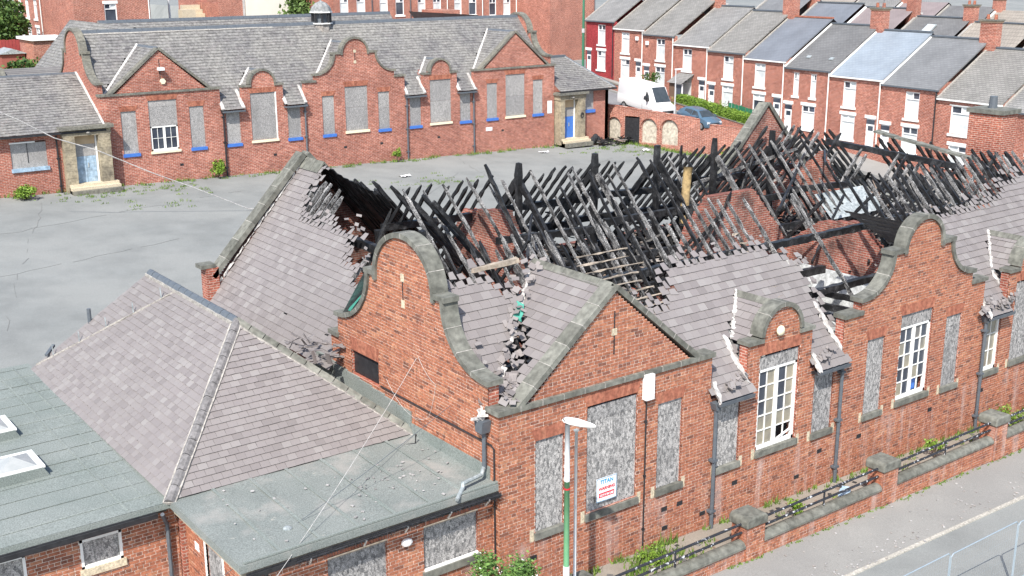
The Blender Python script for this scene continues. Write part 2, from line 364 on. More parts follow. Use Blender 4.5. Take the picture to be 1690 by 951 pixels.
def coping(parent, F, path, th=.2, y0=-.42, y1=.09, stone=.75, mat=None, single=False, name='coping_stone'):
    """stones laid along a path in F's (x,z); the stone sits on the right-hand side of the path direction"""
    P = [A(*p) for p in path]; s = [0.]
    for i in range(1, len(P)): s.append(s[-1]+np.linalg.norm(P[i]-P[i-1]))
    n = max(1, round(s[-1]/stone)); big = MB()
    def at(d):
        d = min(max(d, 0), s[-1])
        for i in range(1, len(P)):
            if d <= s[i]+1e-9:
                return P[i-1]+(P[i]-P[i-1])*(d-s[i-1])/(s[i]-s[i-1])
        return P[-1]
    def tang(d): return nrm(at(d+.03)-at(d-.03))
    for k in range(n):
        a, b = s[-1]*k/n+.008, s[-1]*(k+1)/n-.008; m = max(1, int((b-a)/.12)) if len(P) > 2 else 1
        mb = big if single else MB(); vs = []; e = R.uniform(-.008, .008)
        for i in range(m+1):
            d = a+(b-a)*i/m; p = at(d); t = tang(d); nn = A(t[1], -t[0])
            for yy, q in ((y0, 0), (y1, 0), (y1+e, 1), (y0, 1)): pp = p+nn*(th*q-.01+e*q); vs.append(F(pp[0], yy, pp[1]))
        fs = [(i*4+j, i*4+(j+1) % 4, i*4+4+(j+1) % 4, i*4+4+j) for i in range(m) for j in range(4)]+[(3, 2, 1, 0), tuple(m*4+j for j in range(4))]
        mb.add(vs, fs, R.random())
        if not single: mb.build(name, mat or stone_m, parent)
    if single: big.build('coping', mat or stone_m, parent)
    elif n > 1:
        jm = MB()
        for k in range(1, n):
            d = s[-1]*k/n; p = at(d); t = tang(d); nn = A(t[1], -t[0]); vs = []
            for e in (-.011, .011):
                for yy, q in ((y0+.01, 0), (y1+.003, 0), (y1+.003, 1), (y0+.01, 1)): pp = p+t*e+nn*(th*q-.01+(.004 if q else 0)); vs.append(F(pp[0], yy, pp[1]))
            jm.add(vs, [(0, 1, 5, 4), (1, 2, 6, 5), (2, 3, 7, 6), (3, 0, 4, 7), (0, 1, 2, 3), (4, 5, 6, 7)])
        jm.build('joint_mortar', bed_m, parent, kind='stuff')
def arc(cx, cz, rx, rz, a0, a1, n=18): return [(cx+rx*math.cos(math.radians(a0+(a1-a0)*i/n)), cz+rz*math.sin(math.radians(a0+(a1-a0)*i/n))) for i in range(n+1)]
# gable outlines: inside-interval functions + coping paths (in wall x,z)
CZ = 5.57
def tri_in(c): return lambda z: [(c-3.94, c+3.94)] if z < CZ else ([(c-(8.25-z)/2.68*3.12, c+(8.25-z)/2.68*3.12)] if z < 8.25 else [])
def semi_in(c):
    def f(z):
        if z < CZ: return [(c-1.5, c+1.5)]
        h = .86 if z < 5.72 else math.sqrt(max(0, .86**2-(z-5.72)**2)); return [(c-h, c+h)] if h > .01 else []
    return f
def dutch_in(c, hb, hk, zk, hs, zs, ra, zc, ax):
    def f(z):
        if z < CZ: h = hb-.006
        elif z < zk: h = hk
        elif z < zs: h = hk-(hk-hs)*math.sqrt(max(0, 1-((zs-z)/(zs-zk))**2))
        else: h = ra if z < zc else (ra*math.sqrt(max(0, 1-((z-zc)/(ax-zc))**2)))
        return [(c-h, c+h)] if h > .01 else []
    return f
CURVE = dict(hb=4.07, hk=3.2, zk=6.0, hs=1.62, zs=7.42, ra=1.0, zc=7.42, ax=8.42)
SIDE = dict(hb=4.535, hk=4.05, zk=6.27, hs=1.95, zs=8.1, ra=1.5, zc=8.1, ax=9.48)
def cop_tri(par, F, c, **k):
    coping(par, F, [(c+3.32, CZ+.02), (c, 8.32)], .16, **k); coping(par, F, [(c, 8.32), (c-3.32, CZ+.02)], .16, **k)
def cop_band(par, F, a, b, z=CZ, th=.15, **k): coping(par, F, [(b, z), (a, z)], th, **k)
def cop_semi(par, F, c, **k):
    coping(par, F, arc(c, 5.72, .86, .86, 0, 180), .145, stone=.6, **k)
    for s in (-1, 1): coping(par, F, [(c+max(s*1.56, s*.84), CZ), (c+min(s*1.56, s*.84), CZ)], .13, stone=.9, **k)
def cop_dutch(par, F, c, hb, hk, zk, hs, zs, ra, zc, ax, **k):
    coping(par, F, arc(c, zc, ra, ax-zc, -6, 186, 24), .155, stone=.8, **k)
    for s in (-1, 1):
        pts = [(c+s*(hk+.12), zk)]+[(c+s*(hk-(hk-hs)*math.cos(math.radians(a))), zs-(zs-zk)*math.sin(math.radians(a))) for a in range(90, -1, -6)]
        coping(par, F, pts if s > 0 else pts[::-1], .145, stone=.8, **k)
        a, b = c+s*(hs+.22), c+s*(ra-.02); coping(par, F, [(max(a, b), zs-.02), (min(a, b), zs-.02)], .15, stone=.9, **k)
        if hb > hk+.2: a, b = c+s*(hb+.07), c+s*(hk-.05); coping(par, F, [(max(a, b), CZ), (min(a, b), CZ)], .14, stone=.9, **k)
def lintel(par, F, x0, x1, z, h=.36, splay=.14):
    mb = MB(); n = max(4, int((x1-x0)/.11))
    for i in range(n):
        f0, f1 = i/n, (i+1)/n; a0, a1 = x0+(x1-x0)*f0, x0+(x1-x0)*f1; b0, b1 = x0-splay+(x1-x0+2*splay)*f0, x0-splay+(x1-x0+2*splay)*f1
        mb.prism(F, [(a0+.003, z), (a1-.003, z), (b1-.003, z+h), (b0+.003, z+h)], -.04, .017, R.random())
    mb.build('lintel', rub_m, par)
def sill(par, F, x0, x1, z, mat, h=.17, ends=None, out=.09):
    mb = MB(); mb.box(F, x0-.06, x1+.06, -.1, out, z-h, z); o = mb.build('sill', mat, par)
    if ends:
        for a, b in ((x0-.2, x0-.062), (x1+.062, x1+.2)): MB().box(F, a, b, -.04, .016, z-h-.03, z+.12).build('sill_end_stone', ends, par)
    return o
def board(par, F, x0, x1, z0, z1, mat, split=(), y=-.05, name='board'):
    zs = [z0]+list(split)+[z1]
    for a, b in zip(zs, zs[1:]):
        t = R.uniform(-.006, .006); mb = MB(); mb.box(F, x0+.005, x1-.005, y-.02, y+t, a+.005, b-.005); mb.build(name, mat, par)
def sash(par, F, x0, x1, z0, z1, cols=4, rows=5, mid=True, y=-.12, pane=None, hole=None):
    t = .09; w = MB()
    for b in ((x0, x0+t, z0, z1), (x1-t, x1, z0, z1), (x0, x1, z0, z0+t*1.3), (x0, x1, z1-t, z1)): w.box(F, b[0], b[1], y-.05, y+.06, b[2], b[3])
    wo = w.build('window', white_m, par); xm = (x0+x1)/2
    if mid: MB().box(F, xm-.07, xm+.07, y-.04, y+.05, z0+t*1.3, z1-t).build('mullion', white_m, wo)
    bars = MB(); px = [x0+t]
    if mid: per = cols//2; xs = [x0+t+(xm-.07-x0-t)*i/per for i in range(per+1)]+[xm+.07+(x1-t-xm-.07)*i/per for i in range(per+1)]; segs = [(xs[i], xs[i+1]) for i in range(per)]+[(xs[per+1+i], xs[per+2+i]) for i in range(per)]
    else: xs = [x0+t+(x1-x0-2*t)*i/cols for i in range(cols+1)]; segs = list(zip(xs, xs[1:]))
    zr = [z0+t*1.3+(z1-t-z0-t*1.3)*j/rows for j in range(rows+1)]
    for a, b in segs[:-1]: bars.box(F, b-.012, b+.012, y-.02, y+.03, z0+t, z1-t)
    for z in zr[1:-1]: bars.box(F, x0+t, x1-t, y-.021, y+.031, z-.013, z+.013)
    bars.build('glazing_bar', white_m, wo)
    for i, (a, b) in enumerate(segs):
        for j in range(rows):
            if hole and (i, j) in hole: continue
            g = MB(); tl = R.uniform(-.01, .01); g.box(F, a+.012, b-.012, y-.012+tl, y-.004+tl, zr[j]+.014, zr[j+1]-.014); g.build('pane', (pane or glass_m) if not callable(pane) else pane(i, j), wo)
    return wo
def pipe(par, F, x, z0, z1, y=.12, r=.055, mat=None, hopper=True, name='downpipe'):
    mb = MB(); mb.tube([F(x, y, z0), F(x, y, z1)], r, 8)
    for z in np.arange(z0+.6, z1, 1.7): mb.box(F, x-r*1.7, x+r*1.7, 0, y+r*1.15, z-.035, z+.035)
    o = mb.build(name, mat or slatepaint, par)
    if hopper: MB().prism(F, [(x-.08, z1-.02), (x+.08, z1-.02), (x+.15, z1+.22), (x-.15, z1+.22)], .01, .25).build('hopper', mat or slatepaint, o)
    return o
# ---------------------------------------------------------------- the two schools
LN = 36.315; TC = (3.94, LN-3.94); SC = (10.96, LN-10.96); CC = LN/2; MS = 1.07; EY, EZ = -.33, 4.17
def zmain(y): return EZ+MS*(y-EY)
RY, RZ = 4.535, EZ+MS*(4.535+.33)
CROSS = [(TC[0], 8.42, .86, 3.4), (TC[1], 8.42, .86, 3.4), (SC[0], 6.62, .9, 1.25), (SC[1], 6.62, .9, 1.25), (CC, 8.12, .92, 2.9)]
def zcross(x):
    z = -9
    for c, zr, m, hw in CROSS:
        if abs(x-c) < hw: z = max(z, zr-m*abs(x-c))
    return z
BAYS = [(TC[0]-3.94, TC[0]+3.94), (TC[1]-3.94, TC[1]+3.94), (SC[0]-1.5, SC[0]+1.5), (SC[1]-1.5, SC[1]+1.5), (CC-4.07, CC+4.07)]
def facade_in(z):
    iv = [(.006, LN-.006)] if z < 4.14 else []
    for c in TC: iv += [(max(a, .006), min(b, LN-.006)) for a, b in tri_in(c)(z)]
    for c in SC: iv += semi_in(c)(z)
    return iv+dutch_in(CC, **CURVE)(z)
NZ0, NZ1 = 1.86, 4.56
WIN = []
for c, s in ((TC[0], 1), (TC[1], -1)):
    WIN += [(c-2.75, c-1.76, NZ0, NZ1, 'n'), (c+1.76, c+2.75, NZ0, NZ1, 'n'), (c-.94, c+.94, 1.87, 5.12, 'w')]
for c in SC: WIN += [(c-2.74, c-1.76, NZ0, 4.02, 'n'), (c+1.76, c+2.74, NZ0, 4.02, 'n'), (c-.94, c+.94, 1.93, 5.13, 'w')]
WIN += [(CC-2.74, CC-1.79, NZ0, NZ1, 'n'), (CC+1.79, CC+2.74, NZ0, NZ1, 'n'), (CC-.92, CC+.92, 1.94, 5.1, 'w')]
def main_roof(par, O, keep, mat, npieces, gauge, width, xr=(0.2, LN-.2)):
    F = Fr(O+A(0, EY, EZ), (1, 0, 0), (0, 1, MS)); T = (RY-EY)*math.sqrt(1+MS*MS)
    def kp(P):
        x, y, z = P-O
        for a, b in BAYS:
            if a-.02 < x < b+.02 and y < .2: return False
        if zcross(x) > z-.05: return False
        return keep is None or keep(P)
    if keep is not None: kp.det = keep.det
    slates(par, F, [(xr[0], 0), (xr[1], 0), (xr[1], T), (xr[0], T)], gauge, width, kp, npieces, mat)
def cross_roof(par, O, c, zr, m, hw, side, mat, npieces, gauge, width, keep=None):
    zf = zr-m*hw; yb = lambda z: (z-EZ)/MS+EY; T = hw*math.sqrt(1+m*m); y0 = .3
    if side < 0:
        F = Fr(O+A(c-hw, 0, zf), (0, -1, 0), (1, 0, m)); poly = [(-yb(zf)-.05, 0), (-y0, 0), (-y0, T), (-yb(zr)-.1, T)]
    else:
        F = Fr(O+A(c+hw, 0, zf), (0, 1, 0), (-1, 0, m)); poly = [(y0, 0), (yb(zf)+.05, 0), (yb(zr)+.1, T), (y0, T)]
    slates(par, F, poly, gauge, width, keep, npieces, mat)
def school_shell(par, O, far):
    F = Fr(O, (1, 0, 0), (0, -1, 0), Z); FS = Fr(O, (0, 1, 0), (-1, 0, 0), Z); FE = Fr(O+A(LN, 0, 0), (0, -1, 0), (1, 0, 0), Z)
    op = [w[:4] for w in WIN]
    zb = -.6 if not far else -1.6
    fw = wall(par, 'front_wall', F, zb+.012 if not far else zb, 8.5, facade_in, op, bricks=not far, npieces=0 if far else 170, bmax=27.)
    k = dict(mat=stone_m if not far else stone_f, single=far)
    for c in TC: cop_tri(par, F, c, **k); cop_band(par, F, c-4.02, c+4.02, **k)
    for c in SC: cop_semi(par, F, c, **k)
    cop_dutch(par, F, CC, **CURVE, **k)
    sw = wall(par, 'side_wall', FS, zb, 9.55, dutch_in(RY, **SIDE), [(6.13, 7.8, 4.6, 5.36)] if not far else (), bricks=not far, npieces=0 if far else 130)
    cop_dutch(par, FS, RY, **SIDE, **k)
    if far:
        wall(par, 'side_wall', FE, zb, 9.55, lambda z: [(a-2*RY, b-2*RY) for a, b in dutch_in(RY, **SIDE)(z)], bricks=False); cop_dutch(par, FE, -RY, **SIDE, **k)
    for (a, b, z0, z1, t) in WIN:
        if not far and a > 26: continue
        if t == 'w' or z1 > 4.2: lintel(par, F, a, b, z1, .36 if t == 'w' and z1 > 5 else .33)
        if far: sill(par, F, a, b, z0, creamp if t == 'w' else blue_m, .16 if t == 'w' else .2)
        else: sill(par, F, a, b, z0, stone_m, .2, ends=cream_m)
    for c, hh in ((CC, 8.45), (TC[0], 8.)):    # ventilation slit between two cream stones
        if far and c == CC or c != CC:
            for z in (hh-1.0, hh-1.75)[:2 if c == CC else 1]: MB().box(F, c-.1, c+.1, -.02, .02, z, z+.2).build('slit_stone', cream_m, par)
            MB().box(F, c-.02, c+.02, -.02, .018, hh-1.55, hh-1.0 if c == CC else hh-.3).build('slit', black_m, par)
    return F, FS, fw
# ---------------------------------------------------------------- ground
def sheet(name, pts, mat, n=1, **t):
    MB().add(pts, [tuple(range(len(pts)))]).build(name, mat, None, kind='structure', **t)
def gp(x, y, dz=0): return (x, y, ground(x, y)+dz)
gm = MB()
xs = [-400, -60, -20, 0, 20, 40, 49.5, 56, 70, 120, 500]; ys = [-200, -60, -20, -2.3, 0, 9, 20, 52, 60, 75, 120, 300, 600]
def terr(x, y):
    g = .1-.022*max(min(x, 60), -40)+.066*max(min(y, 56), 0)
    if y > 56: g += .03*min(y-56, 60)
    if x > 51.5: g = max(g, 4.2+.095*(min(y, 120)-50))-.25
    return g-.02
xs = sorted(set(xs+[50.9, 51.5])); ys = sorted(set(ys+[30, 40, 45, 85, 95]))
gv = [(x, y, terr(x, y)) for y in ys for x in xs]; nx = len(xs)
gm.add(gv, [(j*nx+i, j*nx+i+1, (j+1)*nx+i+1, (j+1)*nx+i) for j in range(len(ys)-1) for i in range(nx-1)])
gm.build('ground', yard_m, None, kind='structure')
sheet('pavement', [gp(-60, -2.1, .004), gp(80, -2.1, .004), gp(80, -4.45, 0), gp(-60, -4.45, 0)], pave_m)
sheet('road', [gp(-60, -4.6, -.09), gp(80, -4.6, -.09), gp(80, -14, -.09), gp(-60, -14, -.09)], road_m)
kb = MB()
for i in range(-10, 60):
    x = i*.92; kb.box(Fr((x, -4.6, ground(x, 0)), (1, 0, -.022), (0, 1, 0)), 0, .91, 0, .14, -.15, .014)
kb.build('kerb', kerb_m, None, kind='structure')
sheet('planting_bed', [gp(-20, -.02, .03), gp(40, -.02, .03), gp(40, -1.95, .03), gp(-20, -1.95, .03)], soil_m)
# ---------------------------------------------------------------- near school, burnt out
O0 = A(0, 0, 0)
S = thing('school_building', (0, 0, 0), 'burnt out red brick school with collapsed roof, charred rafters and shaped gables, nearest the street', 'building')
F, FS, fw = school_shell(S, O0, False)
BURN = [(690, 0), (690, 480), (724, 447), (745, 440), (762, 437), (790, 431), (812, 449), (838, 464), (850, 480), (900, 470), (1020, 470), (1056, 484), (1093, 482), (1080, 450), (1072, 434), (1090, 428), (1116, 414), (1152, 412), (1176, 400), (1222, 396), (1240, 384), (1262, 396), (1326, 422), (1340, 454), (1356, 490), (1366, 522), (1388, 560), (1420, 575), (1450, 560), (1480, 470), (1500, 352), (1560, 333), (1620, 321), (1640, 300), (1643, 284), (1690, 272), (1760, 250), (1760, 0)]
BURNW = [(546, 278), (515, 318), (513, 346), (540, 350), (562, 353), (590, 378), (607, 386), (585, 398), (580, 410), (606, 424), (600, 445), (700, 480), (900, 480), (900, 0), (546, 0)]
def unburnt(poly, j=7):
    def k(P):
        u, v, z = proj(P); return not in_poly(u+R.uniform(-j, j), v+R.uniform(-j, j)*.8, poly)
    def dt(P): u, v, z = proj(P); return not in_poly(u, v, poly)
    k.det = dt
    return k
main_roof(S, O0, unburnt(BURN), slate_m, 130, .27, .33, (0.35, 30.))
for i, (c, zr, m, hw) in enumerate(CROSS):
    if c > 26: continue
    tri = hw > 3
    def kc(P, tri=tri):
        u, v, z = proj(P); return not (tri and u < 868+R.uniform(-9, 9)+(v-450)*-.02 and u > 800 and v < 660)
    if i != 4: cross_roof(S, O0, c, zr, m, hw, -1, slate_m, 40 if i == 0 else 0, .27, .33, kc if i == 0 else None)
    cross_roof(S, O0, c, zr, m, hw, 1, slate_m, 0, .27, .33)
    yb = (zr-EZ)/MS+EY; n = int((yb-.1)/.45)
    for k in range(n if i != 4 else 0):     # ridge tiles of each cross gable
        y = .1+(yb-.1)*k/n; MB().prism(Fr((c, y, zr), (1, 0, 0), (0, 1, 0), Z), [(-.17, -.1), (0, .07), (.17, -.1), (0, .03)], 0, (yb-.1)/n-.01).build('ridge_tile', stone_m, S)
# broken mortar valleys and fallen slates lying in them
def scatter_slates(P0, P1, wid, n, nv, name='fallen_slates', sz=(.08, .24)):
    mb = MB()
    for _ in range(n):
        t = R.random(); p = np.asarray(P0)*(1-t)+np.asarray(P1)*t+A(R.gauss(0, wid), R.gauss(0, wid), R.uniform(.02, .16)); q = nrm(nv+A(R.gauss(0, .3), R.gauss(0, .3), R.gauss(0, .2)))
        a = nrm(np.cross(q, A(R.random(), R.random(), R.random()))); f = Fr(p, a, np.cross(q, a)); s1, s2 = R.uniform(*sz), R.uniform(*sz)
        mb.box(f, -s1/2, s1/2, -s2/2, s2/2, 0, .012, R.random())
    mb.build(name, slate_m, S, kind='stuff')
def mortar_chunks(P0, P1, n, w, mat=None, miss=.25):
    for k in range(n):
        if R.random() < miss: continue
        a = np.asarray(P0)*(1-k/n)+np.asarray(P1)*(k/n); b = np.asarray(P0)*(1-(k+.93)/n)+np.asarray(P1)*((k+.93)/n)
        MB().beam(a+Z*.06, b+Z*.06, w*R.uniform(.25, .65), .05, A(-.3, -.6, .7), 5, .035).build('mortar_fillet', mat or mort_w, S)
def valley(c, zr, m, hw, s=-1):
    zf = zr-m*hw; return A(c+s*hw, (zf-EZ)/MS+EY, zf), A(c, (zr-EZ)/MS+EY, zr)
def edge_rubble(Pf, det, xr, yr, n):
    mb = MB()
    for _ in range(n):
        p = Pf(R.uniform(*xr), R.uniform(*yr)); q = p+A(R.gauss(0, .25), R.gauss(0, .25), 0)
        if det(p) == det(q) or proj(p)[0] > 1700: continue
        nn = nrm(A(R.gauss(0, .22), -.7+R.gauss(0, .2), .75)); a = nrm(np.cross(nn, A(R.random(), R.random(), R.random()))); f = Fr(p+Z*R.uniform(.03, .09), a, np.cross(nn, a)); s1, s2 = R.uniform(.06, .2), R.uniform(.05, .16)
        mb.box(f, -s1/2, s1/2, -s2/2, s2/2, 0, .008, R.random())
    mb.build('slipped_slates', slate_m, S, kind='stuff')
edge_rubble(lambda x, y: A(x, y, zmain(y)), unburnt(BURN).det, (.6, 30), (.2, 4.4), 1500)
v0, v1 = valley(*CROSS[0]); mortar_chunks(v0, v1, 13, .2, None, .35); scatter_slates(v0+A(-.15, -.1, 0), v1, .22, 130, A(-.4, -.5, .75))
scatter_slates(A(.5, .35, 5.75), A(1.3, 1.2, 5.95), .18, 60, A(0, -.3, 1)); scatter_slates(A(.5, .9, 5.6), A(.6, 2.2, 6.9), .16, 25, A(0, -.7, .7))
MB().beam(v0*.45+v1*.55+A(-.1, -.1, .1), v0*.36+v1*.64+A(-.05, -.1, .2), .22, .02, A(-.2, -.7, .5), 3, .05).build('torn_membrane', teal_m, S)
v0, v1 = valley(*CROSS[2]); mortar_chunks(v0, v1, 6, .2, None, .05)
v0, v1 = valley(*CROSS[3]); mortar_chunks(v0, v1, 7, .22, None, .05)
for c in (8.7, 13.0, 22.4, 23.6):   # damaged eaves: loose slates, white mortar lumps at the flanks of the bays
    scatter_slates(A(c-.5, -.2, 4.35), A(c+.5, 0, 4.6), .1, 26, A(0, -.6, .8))
for x, y, s in ((7.98, -.25, 1), (12.55, -.25, 1), (22.3, -.25, 1), (14.0, .1, -1), (9.4, 0., -1), (9.42, .3, -1), (9.45, .7, -1), (24.0, 0, -1), (24.0, .5, -1), (14.02, .5, -1), (14.05, .9, -1)):
    MB().beam((x, y-.14, zmain(y-.14)+.02), (x+.06*s, y+.3, zmain(y+.3)+.1), .13, .09, Z, 5, .04, (.4, .5)).build('mortar_lump', mort_w, S)
for a, b in ((7.92, 9.42), (12.5, 14.06), (22.27, 23.83)):
    g = MB(); g.prism(Fr((a, EY-.1, EZ-.06), (0, 1, 0), (1, 0, 0), Z), [(0, .06), (.02, -.06), (.13, -.06), (.15, .06), (.12, .06), (.11, -.03), (.04, -.03), (.03, .06)], 0, b-a); g.build('gutter', slatepaint, S)
    MB().box(F, a+.02, b-.02, 0.02, .3, 4.02, 4.1).build('soffit', black_m, S)
for x, zt in ((8.0, 3.9), (13.98, 4.0), (22.35, 3.95)): pipe(S, F, x, ground(x, 0), zt, .14, .062)
pipe(S, F, 5.2, .15, 4.9, .04, .022, black_m, False, 'conduit')
# boards and windows of the street front
for i, (a, b, z0, z1, t) in enumerate(WIN):
    if a > 26: continue
    if t == 'w' and abs(a+.94-SC[0]) < .01:
        board(S, F, a, b, 4.62, z1-.08, osb_m); sash(S, F, a+.02, b-.02, z0, 4.62, 4, 5, pane=lambda i, j: beige_m if (i in (1, 3) or j < 2) else glass_m, hole={(2, 0), (3, 0)})
        MB().beam(F(a+1.1, -.1, z0+.14), F(a+1.75, -.1, z0+.34), .05, .05).build('broken_glazing_bar', white_m, S)
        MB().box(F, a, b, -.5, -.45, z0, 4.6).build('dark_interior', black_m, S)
    elif t == 'w' and abs(a+.92-CC) < .01:
        board(S, F, a, b, 4.62, z1-.03, osb_m); sash(S, F, a+.02, b-.02, z0, 4.62, 4, 5, pane=lambda i, j: glass_m if (i+j) % 3 else beige_m, hole={(2, 0), (3, 0)})
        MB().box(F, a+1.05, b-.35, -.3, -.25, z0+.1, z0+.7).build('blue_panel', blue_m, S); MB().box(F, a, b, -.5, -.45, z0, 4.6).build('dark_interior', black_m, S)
    elif t == 'n' and abs(a-(SC[1]-2.74)) < .01: sash(S, F, a+.02, b-.02, z0, z1, 2, 3, False, pane=beige_m)
    else: board(S, F, a, b, z0, z1-(.07 if t == 'w' else 0), osb_m, (z1-.42,) if t == 'n' and z1 > 4.2 else ((z0+2.75,) if t == 'w' else ()), -.04)
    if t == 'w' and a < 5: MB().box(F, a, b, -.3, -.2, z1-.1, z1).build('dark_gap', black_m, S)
MB().box(FS, 6.13, 7.8, -.14, -.1, 4.6, 5.36).build('black_board', black_m, S); lintel(S, FS, 6.13, 7.8, 5.36, .42, .05)
for z in (7.42, 8.2): MB().box(FS, 4.5, 4.68, -.02, .022, z, z+.24).build('slit_stone', cream_m, S)
MB().box(FS, 4.57, 4.61, -.02, .02, 7.66, 8.2).build('slit', black_m, S)
for x in (1.0, 5.95, 6.6, 9.0, 13.1, 15.2, 19.3, 22.6): MB().box(F, x, x+.24, -.02, .015, 1.05, 1.2).build('air_brick', black_m, S)
for x in (6.0, 7.6, 12.0): MB().box(F, x, x+.24, -.02, .015, .42, .55).build('air_brick', black_m, S)
# purple cable pipe, hopper and broken downpipe on the gable end
mb = MB(); mb.tube([FS(5.96, .05, 4.66), FS(.3, .05, 4.66), FS(.16, .06, 4.6), FS(.14, .06, 1.)], .025, 6); mb.build('cable_conduit', black_m, S)
MB().prism(FS, [(.38, 5.0), (.66, 5.0), (.72, 5.35), (.32, 5.35)], .02, .3).build('hopper', slatepaint, S)
mb = MB(); mb.tube([FS(.52, .12, 5.0), FS(.52, .12, 3.95)], .06, 8); mb.build('downpipe', slatepaint, S)
mb = MB(); mb.tube([(-.14, .52, 3.98), (-.3, .4, 3.86), (-1.0, .25, 3.86), (-1.05, .2, 3.75), (-1.4, -.05, 3.62)], .055, 8); mb.build('drain_pipe', lead_m, S)
mb = MB()
for k in range(14): mb.beam(A(-.15, .52, 5.3)+A(R.gauss(0, .06), R.gauss(0, .1), R.uniform(0, .2)), A(-.2, .52, 5.5)+A(R.gauss(0, .1), R.gauss(0, .12), R.uniform(-.1, .12)), .08, .05, Z, 1, .02, var=R.random())
mb.build('pipe_rubble', mort_w, S)
# lamp boxes on the facade
MB().box(F, 5.05, 5.36, .02, .2, 4.86, 5.62).build('floodlight_box', upvc, S)
g = MB(); c0 = F(10.78, .12, 5.84)
def ball(mb, c, r, nu=10, nv=6, sc_=(1, 1, 1), var=.5):
    vs = [np.asarray(c)+A(sc_[0]*r*math.sin(math.pi*i/nv)*math.cos(2*math.pi*j/nu), sc_[1]*r*math.sin(math.pi*i/nv)*math.sin(2*math.pi*j/nu), sc_[2]*r*math.cos(math.pi*i/nv)) for i in range(nv+1) for j in range(nu)]
    mb.add(vs, [(i*nu+j, i*nu+(j+1) % nu, (i+1)*nu+(j+1) % nu, (i+1)*nu+j) for i in range(nv) for j in range(nu)], var); return mb
ball(g, c0, .17, sc_=(1, .6, 1)).build('globe_lamp', creamp, S, True)
# warning sign
SG = thing('warning_sign', (3.74, -.06, 2.1), 'white security warning sign with blue and red lettering screwed to the large boarded window', 'sign')
MB().box(F, 3.36, 4.12, .02, .035, 2.12, 2.84).build('panel', upvc, SG)
mb = MB()
for b in ((3.36, 4.12, 2.815, 2.84), (3.36, 4.12, 2.12, 2.145), (3.36, 3.385, 2.145, 2.815), (4.095, 4.12, 2.145, 2.815)): mb.box(F, b[0], b[1], .035, .04, b[2], b[3])
mb.build('border', pale_blue, SG)
red_m = M('red_print', [(.6, .03, .05)]); lblue = M('blue_print', [(.03, .3, .55)])
MB().box(F, 3.45, 4.03, .035, .039, 2.24, 2.38).build('red_band', red_m, SG)
def text(body, x, z, size, mat, par, w=None):
    cu = bpy.data.curves.new('lettering', 'FONT'); cu.body = body; cu.size = size; cu.align_x = 'CENTER'; cu.extrude = .002; cu.offset = .004
    o = bpy.data.objects.new('lettering_source', cu); sc.collection.objects.link(o); bpy.context.view_layer.update()
    me = bpy.data.meshes.new_from_object(o.evaluated_get(bpy.context.evaluated_depsgraph_get())); bpy.data.objects.remove(o)
    me.materials.clear(); me.materials.append(mat); t = bpy.data.objects.new('lettering', me); t.matrix_basis = Matrix.Translation((x, -.043, z)) @ Matrix.Rotation(math.pi/2, 4, 'X'); sc.collection.objects.link(t); attach(t, par)
text('TITAN', 3.74, 2.66, .17, lblue, SG); text('WARNING', 3.74, 2.47, .125, red_m, SG); text('CCTV IN USE', 3.74, 2.275, .088, upvc, SG)
# ---------------------------------------------------------------- the burnt roof frame
def rafter(p0, p1, w=.062, h=.12, mat=None, up=Z, name='rafter', tp=(1, .62), par=None):
    L = np.linalg.norm(np.asarray(p1)-p0); MB().beam(p0, p1, w, h, up, max(3, int(L/.28)), .02, tp).build(name, mat or ash_sheen_m, par or S)
def frontP(x, y): return A(x, y, zmain(y)-.13)
HY, HZ = 12.1, 9.42
def hallF(x, y): return A(x, y, HZ-MS*(HY-y)-.1)
def hallR(x, y): return A(x, y, HZ-MS*(y-HY)-.1)
x = 1.3
while x < 35:
    top = 4.5-abs(R.gauss(0, .4)); bot = .25
    if 12.9 < x < 17: bot = R.choice((.4, 1.4, 2.)); top = min(top, 4.3)
    if 17 < x < 22: bot = .7
    if x > 21: top = 4.5-abs(R.gauss(0, .3))
    if R.random() > (.1 if x < 12.8 or x > 20 else .62) and x < 31: rafter(frontP(x, bot), frontP(x+R.uniform(-.05, .05), top), mat=ash_sheen_m if R.random() < .62 else char_m, w=.075 if x > 20 else .062, up=A(0, -MS, 1))
    x += .4
x = 2.5
while x < 29:      # back slope of the front range, mostly gone
    if R.random() < .22: y1 = R.uniform(5, 7.8); rafter(A(x, 8.4, RZ-MS*(8.4-RY)), A(x, y1, RZ-MS*(y1-RY)), mat=char_m)
    x += .43
x = 8.9
while x < 27.4:    # hall, slope towards the street
    q = R.random()
    if q < .78: y0 = R.choice((8.4, 8.5, 8.6, 8.6, 9.4)); y1 = HY-.05-abs(R.gauss(0, .15)) if q < .6 else R.uniform(10.2, 11.6); rafter(hallF(x, y0), hallF(x+R.gauss(0, .05), max(y1, y0+.8)), mat=ash_sheen_m if R.random() < .5 else char_m, up=A(0, -MS, 1))
    x += .5
for x0, y0, y1 in ((4.6, 8.6, 12.0), (5.4, 8.9, 11.9), (6.3, 8.8, 12.0), (7.4, 9., 12.1), (8.2, 8.8, 11.8)): rafter(hallF(x0+.4, y0), hallF(x0, y1), mat=ash_sheen_m, up=A(0, -MS, 1))
x = 5.0
while x < 27.4:    # hall, far slope seen from inside
    if R.random() < .9: rafter(hallR(x, 15.8), hallR(x+R.uniform(-.08, .08), HY+abs(R.gauss(0, .22))), mat=char_m, w=.07, h=.13, up=A(0, MS, 1))
    x += .45
